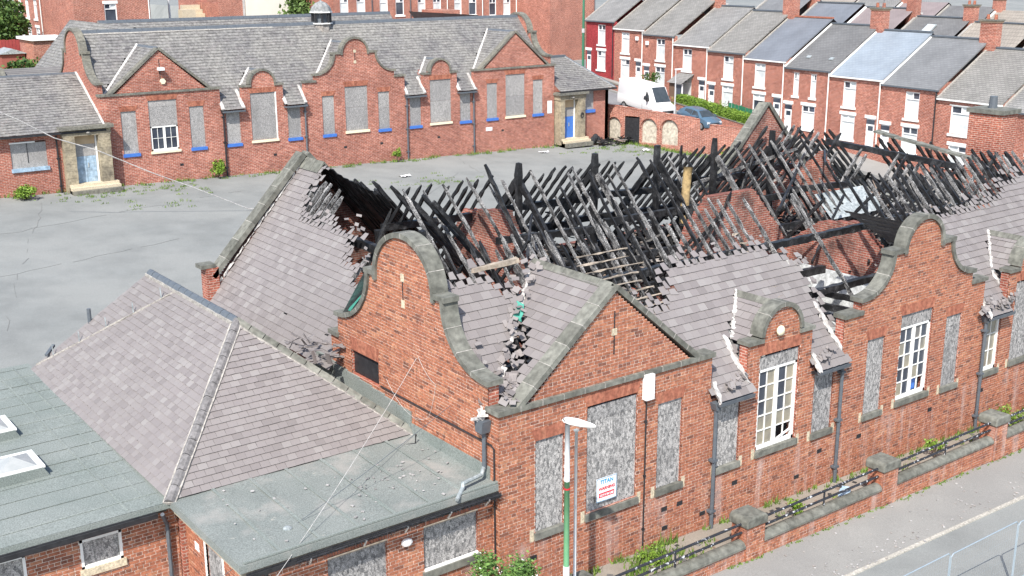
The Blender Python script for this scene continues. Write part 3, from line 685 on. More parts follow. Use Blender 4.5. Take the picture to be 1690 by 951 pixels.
for i, x in enumerate((9.8, 13.6, 17.0, 20.4, 24.1)):    # king post trusses
    MB().beam((x, HY, 4.7), (x, HY, 9.62), .22, .22, A(0, 1, 0), 10, .02, (1, .8)).build('king_post', char_m, S)
    MB().beam((x, 8.3, 4.75), (x, 15.9, 4.75), .22, .32, Z, 8, .02).build('tie_beam', char_m, S)
    rafter(A(x+.02, 8.6, 5.25), A(x+.02, HY-.16, 8.8), .13, .24, ash_sheen_m if i % 2 else char_m, A(0, -MS, 1), 'principal_rafter', (1, 1)); rafter(A(x+.02, 15.6, 5.25), A(x+.02, HY+.16, 8.8), .15, .26, char_m, A(0, MS, 1), 'principal_rafter', (1, 1))
    for s in (-1, 1): rafter(A(x-.02, HY+s*.1, 5.4), A(x-.02, HY+s*1.8, 7.1), .12, .16, char_m, Z, 'strut')
for y, f, a, b in ((10.35, hallF, 7.5, 27.4), (13.55, hallR, 4.6, 27.4), (14.7, hallR, 5, 22), (9.2, hallF, 9, 27)):
    k = a
    while k < b: e = min(b, k+R.uniform(3.5, 6.5)); rafter(f(k, y)-Z*.2, f(e, y)-Z*.2-Z*R.uniform(0, .25), .2, .26, char_m, Z, 'purlin', (1, .8)); k = e-.1 if e < b-.2 else b
for y in (1.7, 3.1):
    rafter(frontP(.6, y)-Z*.2, frontP(13.4, y)-Z*.2, .2, .24, char_m, Z, 'purlin', (1, .8)); rafter(frontP(12.6, y)-Z*.22, frontP(30, y)-Z*.22, .2, .24, char_m, Z, 'purlin', (1, .8))
for y, z in ((5.6, 5.2), (7.6, 5.3)): rafter(A(12.4, y, z), A(20, y, z), .2, .3, char_m, Z, 'ceiling_beam', (1, 1))
for xx in np.arange(1.2, 26, 1.55): rafter(A(xx, .4, 4.55), A(xx, 8.6, 4.55+R.uniform(-.6, .1)), .14, .24, char_m, Z, 'ceiling_joist')
MB().beam((3.2, 12.4, 6.3), (4.1, 12.0, 8.6), .08, .1, Z, 8, .015, (1, .4)).build('leaning_timber', char_m, S)
for p0, p1, m in (((8.2, 9.8, 7.0), (7.6, 11.2, 9.9), char_m), ((19.2, 13.0, 6.2), (19.3, 13.0, 9.3), char_m), ((21, 11.5, 6.0), (22.7, 11.8, 8.9), char_m), ((14.0, 7.6, 5.3), (17.6, 8.8, 7.4), char_m), ((16.6, 8.6, 6.0), (18.2, 9.0, 8.0), char_m), ((20.4, 6.5, 5.2), (24.5, 8.3, 7.2), char_m), ((20, 8, 7.2), (26.5, 12.2, 8.3), char_m), ((21.5, 4.6, 5.4), (24.6, 7.2, 7.3), char_m), ((25.5, 6.5, 6.4), (31, 6.8, 8.0), char_m), ((23.6, 8.7, 8.6), (28.2, 12.4, 8.3), char_m), ((19.4, 12.3, 7.7), (25.5, 11.8, 8.7), ash_sheen_m), ((5, 5.6, 6.2), (8.5, 9.6, 8.2), char_m)):
    rafter(A(*p0), A(*p1), .085, .13, m, Z, 'fallen_timber')
# yellow clay flue, spine and cross walls, plastered rooms
mb = MB(); mb.tube([(17.0, 10.45, 6.6), (17.3, 10.6, 8.6), (17.36, 10.62, 8.86)], [.17, .18, .2], 14); mb.build('clay_flue', M('yellow_clay', [(.46, .33, .15), (.34, .24, .11)], None, 3, (.1, .08, .06), .6, fine=8), S, True)
def polywall(name, Fq, poly, thick=.33, mat=None):
    z0, z1 = min(p[1] for p in poly), max(p[1] for p in poly)
    def ins(z): return [(a+R.uniform(-.05, .05), b+R.uniform(-.05, .05)) for a, b in poly_iv(poly, z)]
    return wall(S, name, Fq, z0, z1, ins, thick=thick, bricks=False, mat=mat or brick_soot)
F9 = Fr((0, 9.0, 0), (1, 0, 0), (0, -1, 0), Z)
polywall('spine_wall', F9, [(9.2, 0), (36, 0), (36, 4.6), (27, 4.7), (22.5, 4.9), (21.6, 5.7), (19.5, 7.95), (17.1, 7.9), (15.9, 6.8), (15.2, 4.8), (9.2, 4.6)])
polywall('cross_wall', Fr((8.6, 0, 0), (0, 1, 0), (-1, 0, 0), Z), [(8.8, 0), (16, 0), (16, 4.8), (14.8, 6.2), (14.4, 7.6), (11.4, 8.05), (10.3, 6.7), (9.2, 5.2), (8.8, 4.6)])
polywall('cross_wall', Fr((27.6, 0, 0), (0, 1, 0), (-1, 0, 0), Z), [(8.8, 0), (16, 0), (16, 5.0), (12.2, 8.3), (10.8, 6.3), (9.4, 4.9), (8.8, 4.6)])
polywall('cross_wall', Fr((21.6, 0, 0), (0, 1, 0), (-1, 0, 0), Z), [(.4, 0), (9, 0), (9, 5.4), (7.2, 6.6), (5.4, 6.9), (3.2, 5.2), (.4, 4.4)])
polywall('rear_wall', Fr((0, 16.1, 0), (1, 0, 0), (0, -1, 0), Z), [(8.6, 0), (27.6, 0), (27.6, 4.9), (8.6, 4.9)])
MB().box(WORLD, 12.6, 21.4, 6.6, 6.75, .3, 4.4).build('plastered_wall', plaster, S)
MB().box(WORLD, 20.6, 20.66, .4, 8.6, .3, 5.0).build('plastered_wall', plaster, S); MB().box(WORLD, 17.2, 17.35, .4, 6.6, .3, 3.6).build('plastered_wall', plaster, S)
MB().box(WORLD, .1, 36, .4, 16, .15, .3).build('floor', floorb, S)
MB().add([(9, 9.1, 3.4), (27, 9.1, 3.2), (27, 16, 3.6), (9, 16, 3.4)], [(0, 1, 2, 3)]).build('collapsed_ceiling', floorb, S)
mb = MB()
for _ in range(4200):
    q = R.random()
    if q < .62: c = A(R.uniform(8.8, 27), R.uniform(9.3, 15.8), R.uniform(3.4, 4.6)+abs(R.gauss(0, .7)))
    elif q < .78: c = A(R.uniform(1, 12), R.uniform(4.5, 9), R.uniform(4.2, 5.6))
    elif q < .9: c = A(R.uniform(22, 27), R.uniform(3.5, 8.8), R.uniform(3.8, 5.4))
    else: c = A(R.uniform(27.8, 34), R.uniform(7, 18), R.uniform(4.2, 6.2))
    d = nrm(A(R.gauss(0, 1), R.gauss(0, 1), R.gauss(0, .45))); l = R.uniform(.15, 1.7)
    mb.beam(c-d*l/2, c+d*l/2, R.uniform(.03, .2), R.uniform(.02, .09), Z, 1, .02, var=R.random())
mb.build('fire_debris', debris_m, S, kind='stuff')
for k in range(9):     # pale slating laths still nailed up beside the gable
    y = 1.9+k*.2; rafter(frontP(5.2+R.uniform(-.3, .4), y)+Z*.14, frontP(7.7+R.uniform(-.5, .3), y)+Z*.14, .035, .03, lath_m, Z, 'lath', (1, 1))
for k in range(12): y = .6+k*.25; x = 12.6+R.uniform(-.1, .1)-.03*k; rafter(frontP(x, y)+Z*.1, frontP(x+R.uniform(.3, .6), y+R.uniform(-.05, .05))+Z*.08, .06, .05, lath_m, Z, 'lath', (1, .6))
MB().beam((1.75, 3.6, 8.45), (3.4, 3.7, 8.5), .16, .14, Z, 4, .02).build('pale_timber', lath_m, S)
# ---------------------------------------------------------------- the two cross wings behind
WM = 1.15; WX, WZ = 4.24, 9.5
Fw = Fr((-.22, 0, WZ-WM*(WX+.22)), (0, -1, 0), (1, 0, WM)); Tw = (WX+.22)*math.sqrt(1+WM*WM)
yv = lambda z: RY+(RZ-z)/MS
slates(S, Fw, [(-18.75, 0), (-yv(4.4)+.2, 0), (-yv(9.2), Tw), (-18.75, Tw)], .255, .31, unburnt(BURNW, 6), 130, slate_m)
edge_rubble(lambda x, y: A(x, y, 9.5-1.15*(4.24-x)), unburnt(BURNW).det, (.2, 4.2), (8, 18.5), 500)
FG = Fr((0, 19.05, 0), (1, 0, 0), (0, 1, 0), Z); 
def gab(x0): return lambda z: [(x0, x0+8.5)] if z < 5.2 else ([(x0+4.25-(9.6-z)/1.15, x0+4.25+(9.6-z)/1.15)] if z < 9.6 else [])
for x0 in (-.02, 26.95):
    wall(S, 'rear_gable_wall', FG, 0, 9.6, gab(x0), bricks=False, mat=brick_soot, thick=.4)
    k = dict(y0=-.5, y1=.08)
    coping(S, FG, [(x0+8.2, 5.3), (x0+4.25, 9.66)], .2, stone=.9, **k); coping(S, FG, [(x0+4.25, 9.66), (x0+.15, 5.3)], .2, stone=.9, **k); coping(S, FG, [(x0+.2, 5.75), (x0-.4, 5.75)], .16, **k)
    MB().box(WORLD, x0-.2, x0+.3, 18.55, 19.1, 4.2, 5.75).build('kneeler', brick_far, S)
wall(S, 'wing_wall', Fr((0, 0, 0), (0, 1, 0), (-1, 0, 0), Z), -.4, 4.5, lambda z: [(9.07, 19)], bricks=False)
for k in range(3): MB().prism(Fr((WX, 17.1+k*.62, WZ), (1, 0, 0), (0, 1, 0), Z), [(-.34, -.3), (0, .1), (.34, -.3), (0, .0)], 0, .6).build('ridge_tile', stone_m, S)
mortar_chunks(A(.0, 18.62, 4.75), A(WX, 18.62, WZ+.02), 9, .12, None, .1)
y = 9.6
while y < 18.6:
    top = WX-.35-abs(R.gauss(0, .3)) if y > 14.6 else R.uniform(2.1, 2.9)
    if y > 14.6 or R.random() < .45: rafter(A(1.4, y, WZ-WM*(WX-1.4)-.12), A(top, y, WZ-WM*(WX-top)-.12), .1, .15, ash_sheen_m, A(-WM, 0, 1))
    if R.random() < .55: t2 = WX+R.uniform(.1, .7); rafter(A(8.5, y, WZ-WM*(8.5-WX)), A(t2, y, WZ-WM*(t2-WX)), .09, .15, char_m, A(WM, 0, 1))
    y += .42
b = MB(); n = 15       # charred boarding of the wing's far slope
for i in range(n):
    y0, y1 = 18.7-i*.34, 18.7-(i+1)*.34; tp = WX+.05+max(0, i-4)*.07+R.uniform(0, .15)
    b.beam((tp, (y0+y1)/2, WZ-WM*(tp-WX)-.02), (8.6, (y0+y1)/2, WZ-WM*(8.6-WX)-.02), .335, .03, A(WM, 0, 1), 1, .012)
b.build('charred_boarding', char_m, S)
for z, x in ((6.2, 2.2), (7.6, 3.1)): rafter(A(x, 9.4, z-.2), A(x, 18.7, z-.2), .2, .3, char_m, Z, 'purlin', (1, 1))
for y, zt in ((10.2, 8.1), (13.2, 7.6)): MB().beam((.4, y, 5.0), (8.3, y, 5.0), .22, .3, Z, 6, .02).build('tie_beam', char_m, S); MB().beam((WX, y, 5), (WX, y, zt), .2, .2, A(0, 1, 0), 8, .02).build('king_post', char_m, S)
# green and lead flashings beside the gable end
MB().beam((.06, 7.9, 6.6), (.5, 6.6, 8.0), .14, .03, A(-.7, .2, .6), 4, .03).build('membrane_strip', teal_m, S)
MB().add([(.02, 8.3, 6.4), (.02, 6.75, 8.1), (1.0, 6.9, 8.0), (.7, 8.4, 6.0)], [(0, 1, 2, 3)]).build('lead_apron', lead_m, S)
# east wing: rafters of both slopes, sagging ridge
EX = 31.2
y = 5.2
while y < 18.8:
    if R.random() < .55: t = EX-R.uniform(.2, 1.1); rafter(A(27.0, y, 4.6), A(t, y, WZ-.4-WM*(EX-t)*.97), .09, .15, char_m if R.random() < .6 else ash_sheen_m, A(-WM, 0, 1))
    if R.random() < .6: t = EX+R.uniform(.2, 1.2); rafter(A(36.2, y, 4.6), A(t, y, WZ-.4-WM*(t-EX)*.97), .09, .15, char_m, A(WM, 0, 1))
    y += .42
for k in range(9):
    y0, y1 = 11.8-k*.6, 11.8-(k+1)*.6+.03; z0, z1 = 9.0-k*.075, 9.0-(k+1)*.075
    MB().beam((EX, y0, z0), (EX, y1, z1), .42, .1, Z, 1, .02).build('ridge_stone', stone_m, S)
rafter(A(EX-.6, 14.2, 8.3), A(EX-.2, 7., 7.9), .2, .26, char_m, Z, 'ridge_beam', (1, 1))
Fe = Fr((27.5, 0, 4.4), (0, -1, 0), (1, 0, .9)); slates(S, Fe, [(-9.8, 0), (-7.6, .2), (-7.8, 2.2), (-9.6, 2.0)], .26, .31, None, 0, slate_m)
MB().add([(24.6, 8.9, 6.0), (28.2, 8.7, 6.1), (28.0, 9.9, 7.0), (24.9, 10.2, 6.9)], [(0, 1, 2, 3)]).build('fallen_lead_sheet', lead_m, S)
ck = Fr((33.4, 6.6, 0), (1, 0, 0), (0, 1, 0), Z); mb = MB(); mb.box(ck, 0, 1.25, 0, 1.7, 3, 10.1); co = mb.build('chimney', brick_house, S)
MB().box(ck, -.1, 1.35, -.1, 1.8, 10.1, 10.3).build('chimney_cap', stone_m, co); mb = MB(); mb.tube([(34.0, 7.5, 10.3), (34.0, 7.5, 10.85)], [.2, .17], 10); mb.build('chimney_pot', slatepaint, co)
# ---------------------------------------------------------------- hipped annexe beside the gable
H = thing('hipped_annexe', (-3.6, 10, 0), 'low annexe with purple grey hipped slate roof between burnt school and flat roofs', 'building')
hx0, hx1, hz, hr = -7.35, .12, 3.68, 6.92; rx = -3.6; hm = (hr-hz)/(rx-hx0); yf, y1h, yR = 4.25, 4.25+(rx-hx0), 15.0
sq = math.sqrt(1+hm*hm); T = (rx-hx0)*sq
Fa = Fr((hx0, 0, hz), (0, -1, 0), (1, 0, hm)); slates(H, Fa, [(-16.9, 0), (-yf, 0), (-y1h, T), (-yR, T)], .2, .27, None, 110, slate_m, jit=.006)
Fb = Fr((0, yf, hz), (1, 0, 0), (0, 1, hm)); slates(H, Fb, [(hx0, 0), (hx1, 0), (rx, T)], .2, .27, None, 190, slate_m, jit=.006)
Fc = Fr((hx1, 0, hz), (0, 1, 0), (-1, 0, hm)); slates(H, Fc, [(yf, 0), (16.9, 0), (yR, T), (y1h, T)], .2, .27, None, 0, slate_m)
def hiptiles(par, P0, P1, n, w=.2, mat=None, name='hip_tile', mort=True):
    P0, P1 = A(*P0), A(*P1); d = nrm(P1-P0); a = nrm(np.cross(d, Z)); b = np.cross(a, d); L = np.linalg.norm(P1-P0)/n
    for k in range(n):
        f = Fr(P0+d*L*k+b*R.uniform(-.005, .01), a, d, b); MB().prism(f, [(-w, -w*.55), (-w*.5, .03), (0, .075), (w*.5, .03), (w, -w*.55), (0, 0)], .012, L-.012).build(name, mat or stone_m, par)
    m = MB(); m.beam(P0-b*.1, P1-b*.1, w*2.12, .1, b, 24, .008); m.build('bedding_mortar', bed_m, par)
hiptiles(H, (hx0-.05, yf-.05, hz+.02), (rx, y1h, hr+.03), 13, .17, M('hip_tile', [(.16, .155, .155), (.23, .22, .22)], None, 3, fine=10)); hiptiles(H, (hx1, yf, hz), (rx, y1h, hr+.03), 13, .17)
hiptiles(H, (rx, y1h, hr+.02), (rx, yR, hr+.02), 15, .17, slatepaint)
MB().beam((rx-.05, 12.3, hr+.0), (-7.15, 16.75, hz+.2), .07, .05, Z, 12, .015).build('mortar_strip', bed_m, H)
for k in range(5): t = .12+k*.19; MB().beam((rx-.05-3.5*t, 12.3+4.4*t, hr-3.0*t), (rx-.05-3.5*t, 12.35+4.4*t, hr+.35-3.0*t), .03, .03).build('snow_guard', lead_m, H)
mb = MB(); mb.tube([(-5.5, 15.9, 5.1), (-5.5, 15.9, 5.75)], .07, 8); mb.build('vent_pipe', slatepaint, H)
MB().beam((-6.9, 16.4, 4.25), (-6.5, 16.9, 4.4), .1, .08, Z).build('vent_cap', slatepaint, H)
MB().box(WORLD, hx0+.35, hx1-.1, 4.6, 16.7, -.5, hz-.03).build('wall', brick_far, H)
lm = MB(); lm.add([(-3.3, y1h+.2, 6.3), (.02, 4.3, 3.95), (.02, 4.9, 4.6), (.02, 9.1, 4.7)], [(0, 1, 2, 3)]); 
for k in range(8): a = 4.3+k*.75; MB().box(WORLD, -.06-.012*(k % 2), -.005, a, a+.74, 3.85+.03*k, 4.35+.05*k).build('green_flashing', felt_m, H)
mb = MB()
for _ in range(40): c = A(R.uniform(-1.2, -.1), R.uniform(7.6, 10.5), 0); c[2] = 4.9+R.uniform(0, .5); d = nrm(A(R.gauss(0, 1), R.gauss(0, 1), R.gauss(0, .4))); mb.beam(c-d*.2, c+d*.2, R.uniform(.05, .2), .02, Z, 1, .02, var=R.random())
mb.build('loose_slates', slate_m, H, kind='stuff')
# ---------------------------------------------------------------- flat roofed extension at the corner
E_ = thing('flat_roofed_extension', (-3.5, 2.2, 0), 'small brick extension with green felt flat roof and spiked gutter against the school gable', 'building')
FE1 = Fr((0, .35, 0), (1, 0, 0), (0, -1, 0), Z); FE2 = Fr((-7.0, 0, 0), (0, 1, 0), (-1, 0, 0), Z)
wall(E_, 'front_wall', FE1, -.6, 3.3, lambda z: [(-7.0, -.02)], [(-4.96, -3.29, 1.66, 2.97), (-2.19, -.49, 1.66, 2.95)], npieces=140)
wall(E_, 'side_wall', FE2, -.6, 3.3, lambda z: [(.36, 4.2)], [(1.85, 2.9, .4, 2.95)], npieces=60)
for a, b in ((-4.96, -3.29), (-2.19, -.49)):
    board(E_, FE1, a, b, 1.66, 2.9, osb_m); MB().box(FE1, a, b, -.03, .03, 2.9, 2.96).build('board_batten', lath_m, E_); sill(E_, FE1, a, b, 1.66, stone_m, .2); MB().box(FE1, a, b, -.03, .04, 1.66, 1.72).build('white_trim', white_m, E_)
    mb = MB()
    for k in range(24): q = a-.1+(b-a+.2)*k/24; mb.box(FE1, q, q+(b-a+.2)/24-.012, -.03, .016, 2.97, 3.2, R.random())
    mb.build('soldier_course', rub_m, E_)
board(E_, FE2, 1.85, 2.9, .4, 2.95, osb_m); MB().box(FE2, 1.78, 1.86, -.04, .03, .4, 3.0).build('frame', white_m, E_); MB().box(FE2, 2.9, 2.98, -.04, .03, .4, 3.0).build('frame', white_m, E_)
MB().box(FE2, 3.35, 3.62, .005, .02, 2.5, 2.72).build('notice', upvc, E_)
MB().box(WORLD, -7.25, 0, .12, 4.3, 3.3, 3.56).build('fascia', M('fascia', [(.4, .36, .27), (.33, .3, .23)], None, 3), E_)
fr = MB(); gx, gy = 9, 5
vs = [(-7.3+7.3*i/gx, .05+4.35*j/gy, 3.63+.05*math.sin(i*1.7)*math.sin(j*2.1)*.5+.05*(j/gy)) for j in range(gy+1) for i in range(gx+1)]
fr.add(vs, [(j*(gx+1)+i, j*(gx+1)+i+1, (j+1)*(gx+1)+i+1, (j+1)*(gx+1)+i) for j in range(gy) for i in range(gx)]); fr.box(WORLD, -7.32, 0, .03, .07, 3.45, 3.64); fr.box(WORLD, -7.33, -7.29, .05, 4.4, 3.45, 3.66)
def feltfn(nt, c, b):
    k = mixc(nt, mapr(nt, noise(nt, .55, 5, pos(nt), .6), .5, .72, 0, .8), c, (.36, .34, .315))
    k = mixc(nt, mapr(nt, noise(nt, 3.2, 6, pos(nt), .75), .64, .72, 0, .55), k, (.5, .47, .4)); return k
felt_e = M('worn_felt', [(.195, .218, .206), (.23, .252, .238)], None, .8, fn=feltfn, fine=30, rough=.9)
fr.build('felt_roof', felt_e, E_)
for k in range(1, 7): x = -7.3+k*1.05; MB().beam((x, .1, 3.655), (x+.05, 4.3, 3.705), .09, .012, Z, 6, .006).build('felt_seam', felt_m, E_)
MB().box(WORLD, -7.2, .0, .06, .14, 3.655, 3.70).build('felt_edge', felt_m, E_)
MB().box(WORLD, -.045, -.004, .4, 4.3, 3.6, 4.0).build('felt_upstand', felt_m, E_)
mb = MB()
for _ in range(70):
    cx, cy = (R.gauss(-1.9, .7), R.gauss(2.0, .55)) if R.random() < .6 else (R.uniform(-7, -.2), R.uniform(.3, 4.2)); q = R.uniform(.015, .05)
    if -7.1 < cx < -.1 and .2 < cy < 4.1: mb.box(Fr((cx, cy, 3.655+.012*cy), (math.cos(cx*7), math.sin(cx*7), 0), (-math.sin(cx*7), math.cos(cx*7), 0)), -q, q, -q*.6, q*.6, 0, q*.5, 1.)
mb.build('roof_grit', debris_m, E_, kind='stuff')
ball(MB(), (-5.6, 1.1, 3.64), .12, 8, 5, (1, 1, .6)).build('roof_vent', lead_m, E_)
mb = MB(); mb.tube([(-.6, 3.7, 3.66), (-.35, 3.6, 3.68), (-.32, 3.6, 3.95)], .03, 6); mb.build('drain_stub', black_m, E_)
MB().prism(Fr((-7.2, -.1, 3.34), (0, 1, 0), (1, 0, 0), Z), [(0, .09), (.02, -.03), (.1, -.03), (.12, .09), (.1, .09), (.09, 0), (.03, 0), (.02, .09)], 0, 7.18).build('gutter', black_m, E_)
mb = MB()
for k in range(80):     # anti-climb spikes along the gutter
    x = -6.0+k*.075; c = A(x, -.14, 3.4)
    for j in range(3): d = nrm(A(R.gauss(0, .6), -.6+R.gauss(0, .5), R.gauss(-.1, .7))); mb.beam(c, c+d*R.uniform(.1, .2), .012, .012, Z, 1, 0, (1, .2))
mb.tube([(-6.0, -.14, 3.4), (-.05, -.14, 3.42)], .02, 5); mb.build('gutter_spikes', black_m, E_, kind='stuff')
for x in (-5.6, -4.1, -2.9, -1.6, -.4): MB().beam((x, -.1, 3.35), (x+.12, .25, 3.02), .04, .03).build('bracket', white_m, E_)
mb = ball(MB(), FE1(-2.75, .1, 2.72), .14, sc_=(1.2, .8, .8)); mb.build('bulkhead_lamp', upvc, E_)
pipe(E_, FE1, -6.6, -.3, 3.2, .1, .05, black_m, False)
# ---------------------------------------------------------------- long flat roofed block on the left
B_ = thing('flat_roofed_block', (-12, 10, 0), 'long brick block with green felt flat roof and two skylights at left edge', 'building')
FB1 = Fr((0, 4.75, 0), (1, 0, 0), (0, -1, 0), Z)
wall(B_, 'front_wall', FB1, -.6, 3.5, lambda z: [(-22, -7.02)], [(-9.55, -8.5, 2.25, 3.05), (-12.4, -10.85, 2.1, 3.1), (-15, -13.5, 2.1, 3.1)], npieces=140)
for a, b, z0, z1 in ((-9.55, -8.5, 2.25, 3.05), (-12.4, -10.85, 2.1, 3.1)):
    board(B_, FB1, a+.07, b-.07, z0+.07, z1-.07, osb_m); sill(B_, FB1, a, b, z0, cream_m, .2, out=.07); mb = MB()
    for q in ((a, a+.07, z0, z1), (b-.07, b, z0, z1), (a, b, z0, z0+.07), (a, b, z1-.07, z1)): mb.box(FB1, q[0], q[1], -.05, .02, q[2], q[3])
    mb.build('window_frame', white_m, B_); mb = MB()
    n = int((b-a+.3)/.085)
    for k in range(n): q = a-.15+k*.085; mb.box(FB1, q, q+.075, -.03, .016, z1, z1+.22, R.random())
    mb.build('soldier_course', rub_m, B_)
MB().box(WORLD, -22, -7.36, 4.52, 17.4, 3.3, 3.56).build('fascia', stone_m, B_)
rf = MB(); rf.add([(-22, 4.35, 3.6), (-7.3, 4.35, 3.62), (-7.25, 17.5, 3.74), (-22, 17.5, 3.72)], [(0, 1, 2, 3)]); rf.box(WORLD, -22, -7.32, 4.33, 4.4, 3.45, 3.605); rf.build('felt_roof', felt_m, B_)
for k in range(15): y = 4.9+k*.86; MB().beam((-22, y, 3.615+.009*(y-4.35)), (-7.4, y+.15, 3.635+.009*(y-4.35)), .05, .015, Z, 5, .008).build('felt_seam', felt_m, B_)
for k in range(2): MB().beam((-7.75-k*.6, 4.5, 3.63), (-7.8-k*.6, 17.2, 3.75), .06, .016, Z, 6, .008).build('felt_seam', felt_m, B_)
MB().prism(Fr((-22, 4.18, 3.36), (0, 1, 0), (1, 0, 0), Z), [(0, .1), (.02, -.04), (.12, -.04), (.15, .1), (.12, .1), (.1, 0), (.04, 0), (.03, .1)], 0, 14.3).build('gutter', black_m, B_)
mb = MB(); mb.tube([(-7.55, 4.3, 3.35), (-7.45, 4.45, 3.1), (-7.35, 4.6, 2.9), (-7.35, 4.6, -.2)], .055, 8); mb.build('downpipe', slatepaint, B_)
for cx, cy in ((-10.05, 8.5), (-9.95, 11.7)):
    sk = MB(); sk.prism(Fr((cx, cy, 3.6), (1, 0, 0), (0, 1, 0), Z), [(-.78, 0), (.78, 0), (.6, .32), (-.6, .32)], -.7, .7); so_ = sk.build('skylight', felt_m, B_)
    d = MB()
    for q in ((-.66, -.5, -.66, .66), (.5, .66, -.66, .66), (-.5, .5, -.66, -.54), (-.5, .5, .54, .66)): d.box(Fr((cx, cy, 3.9), (1, 0, 0), (0, 1, 0), Z), q[0], q[1], q[2], q[3], 0, .06)
    d.build('skylight_frame', white_m, so_)
    dm = MB(); dm.add([(cx-.5, cy-.54, 3.95), (cx+.5, cy-.54, 3.95), (cx+.5, cy+.54, 3.95), (cx-.5, cy+.54, 3.95), (cx, cy, 4.15)], [(0, 1, 4), (1, 2, 4), (2, 3, 4), (3, 0, 4)]); dm.build('skylight_dome', bpy.data.materials.get('dome_plastic') or M('dome_plastic', [(.3, .32, .32), (.42, .43, .42)], None, 2, rough=.25), so_)
# ---------------------------------------------------------------- street boundary wall with piers and railings
BW = thing('boundary_wall', (10, -2.05, 0), 'low brick street wall with rounded stone coping and square capped piers', 'wall')
piers = [1.2+6.42*k for k in range(5)]; FBW = Fr((0, -2.2, 0), (1, 0, 0), (0, -1, 0), Z); FBB = Fr((0, -1.92, 0), (1, 0, 0), (0, 1, 0), Z)
wall(BW, 'wall', FBW, .385-13*RH, .385, lambda z: [(-14, 30)], thick=.28, npieces=120)
Fi = Fr((0, -1.915, 0), (1, 0, 0), (0, 1, 0), Z)
for x in piers:
    if x > -6:
        ph = 1.0
        pb = wall(BW, 'pier', Fr((x-.37, -2.26, 0), (1, 0, 0), (0, -1, 0), Z), 1.01-19*RH, 1.01, lambda z: [(0, .76)], thick=.6, npieces=20)
        side = MB()
        for sgn, xo in ((-1, x-.37), (1, x+.39)):
            for i in range(19):
                za = 1.01-19*RH+i*RH; n0 = -2.25-(.15 if i % 2 else 0)
                for yy in np.arange(n0, -1.67, .296): side.box(WORLD, xo-.012, xo+.012, max(yy, -2.25), min(yy+.275, -1.66), za+.01, za+RH-.01, R.random())
        side.build('brickwork', brick_m, pb, kind='stuff')
        c = MB(); q = [(-.44, 1.01), (.46, 1.01), (.46, 1.25), (.36, 1.33), (-.34, 1.33), (-.44, 1.25)]; c.prism(Fr((x, -2.33, 0), (1, 0, 0), (0, 1, 0), Z), q, 0, .76); cp = c.build('pier_cap', stone_m, BW)
        bv = cp.modifiers.new('bevel', 'BEVEL'); bv.width = .05; bv.segments = 3
for a, b in zip([-5.2]+piers, piers+[33]):
    n = 5; L = (b-a-.8)/n
    for k in range(n):
        x0 = a+.4+k*L; prof = [(-.21, 0), (-.21, .07)]+[(-.2*math.cos(t), .07+.14*math.sin(t)) for t in np.linspace(0.15, math.pi-.15, 7)]+[(.21, .07), (.21, 0)]
        MB().prism(Fr((x0, -2.06, .385), (0, 1, 0), (1, 0, 0), Z), prof, .005, L-.005).build('coping_stone', stone_m, BW)
rail_m = M('peeling_black_rail', [(.02, .022, .028), (.035, .037, .045)], None, 5, fn=lambda nt, c, b: mixc(nt, mapr(nt, noise(nt, 9, 3, pos(nt)), .6, .66), c, (.5, .52, .55)), rough=.5)
for a, b in zip([-5.2]+piers, piers+[33]):
    if a < 0 or b > 30: continue
    rl = thing('railing', ((a+b)/2, -2.06, .6), {0: 'black tube railing left of the lamp post', 1: 'black tube railing from the lamp post to the first capped pier', 2: 'black tube railing with blue litter caught behind it', 3: 'black tube railing with tall yellow weeds growing through it', 4: 'black tube railing with leafy green shrub behind it at right edge', 5: 'black tube railing beyond the last pier'}[([-5.2]+piers).index(a)], 'railing', 'railings on the street wall')
    for z in (.8, 1.08):
        mb = MB(); mb.tube([(a+.38, -2.06, z-.03), (a+(b-a)*.5, -2.06, z), (b-.36, -2.06, z+.02)], .04, 8); mb.build('rail', rail_m, rl)
    mb = MB(); mb.tube([(a+(b-a)*.52, -2.06, .55), (a+(b-a)*.52, -2.06, 1.1)], .03, 8); mb.build('post', rail_m, rl)
# ---------------------------------------------------------------- street lamp
SLp = thing('street_lamp', (.22, -2.52, .1), 'tall street lamp with white flat lantern and green painted lower post before the school corner', 'street lamp')
grn = M('green_paint', [(.13, .33, .17), (.17, .38, .2)], None, 4, rough=.5); galv = M('galvanised', [(.52, .54, .56), (.6, .62, .63)], None, 3, rough=.45, metal=.2)
mb = MB(); mb.tube([(.22, -2.52, .05), (.22, -2.52, 2.4), (.22, -2.52, 4.6)], [.085, .075, .07], 12); mb.build('green_post', grn, SLp, True)
mb = MB(); mb.tube([(.22, -2.52, 4.6), (.22, -2.52, 6.1)], [.07, .06], 12); mb.build('upper_post', galv, SLp, True)
mb = MB(); mb.tube([(.22, -2.52, 4.38), (.22, -2.52, 4.42)], .085, 12); mb.build('red_band', M('red_band', [(.5, .03, .04)]), SLp)
mb = MB(); mb.tube([(.22, -2.52, 2.0), (.22, -2.52, 2.28)], .083, 12); mb.build('white_label', upvc, SLp)
ln = MB(); dx = nrm(A(1, -.28, -.16)); px_ = np.cross(Z, dx); prof = [(-.1, .1, .07), (0, .17, .13), (.28, .2, .14), (.55, .16, .1), (.74, .06, .05)]
vs = []
for t, wd, h in prof:
    for k in range(8): an = 2*math.pi*k/8; vs.append(A(.22, -2.52, 6.16)+dx*t+px_*wd*math.cos(an)+Z*(h*math.sin(an)*(1. if math.sin(an) > 0 else .4)-t*.16))
ln.add(vs, [(i*8+k, i*8+(k+1) % 8, (i+1)*8+(k+1) % 8, (i+1)*8+k) for i in range(4) for k in range(8)]+[tuple(range(8)), tuple(range(39, 31, -1))]); ln.build('lantern', white_m, SLp, True)
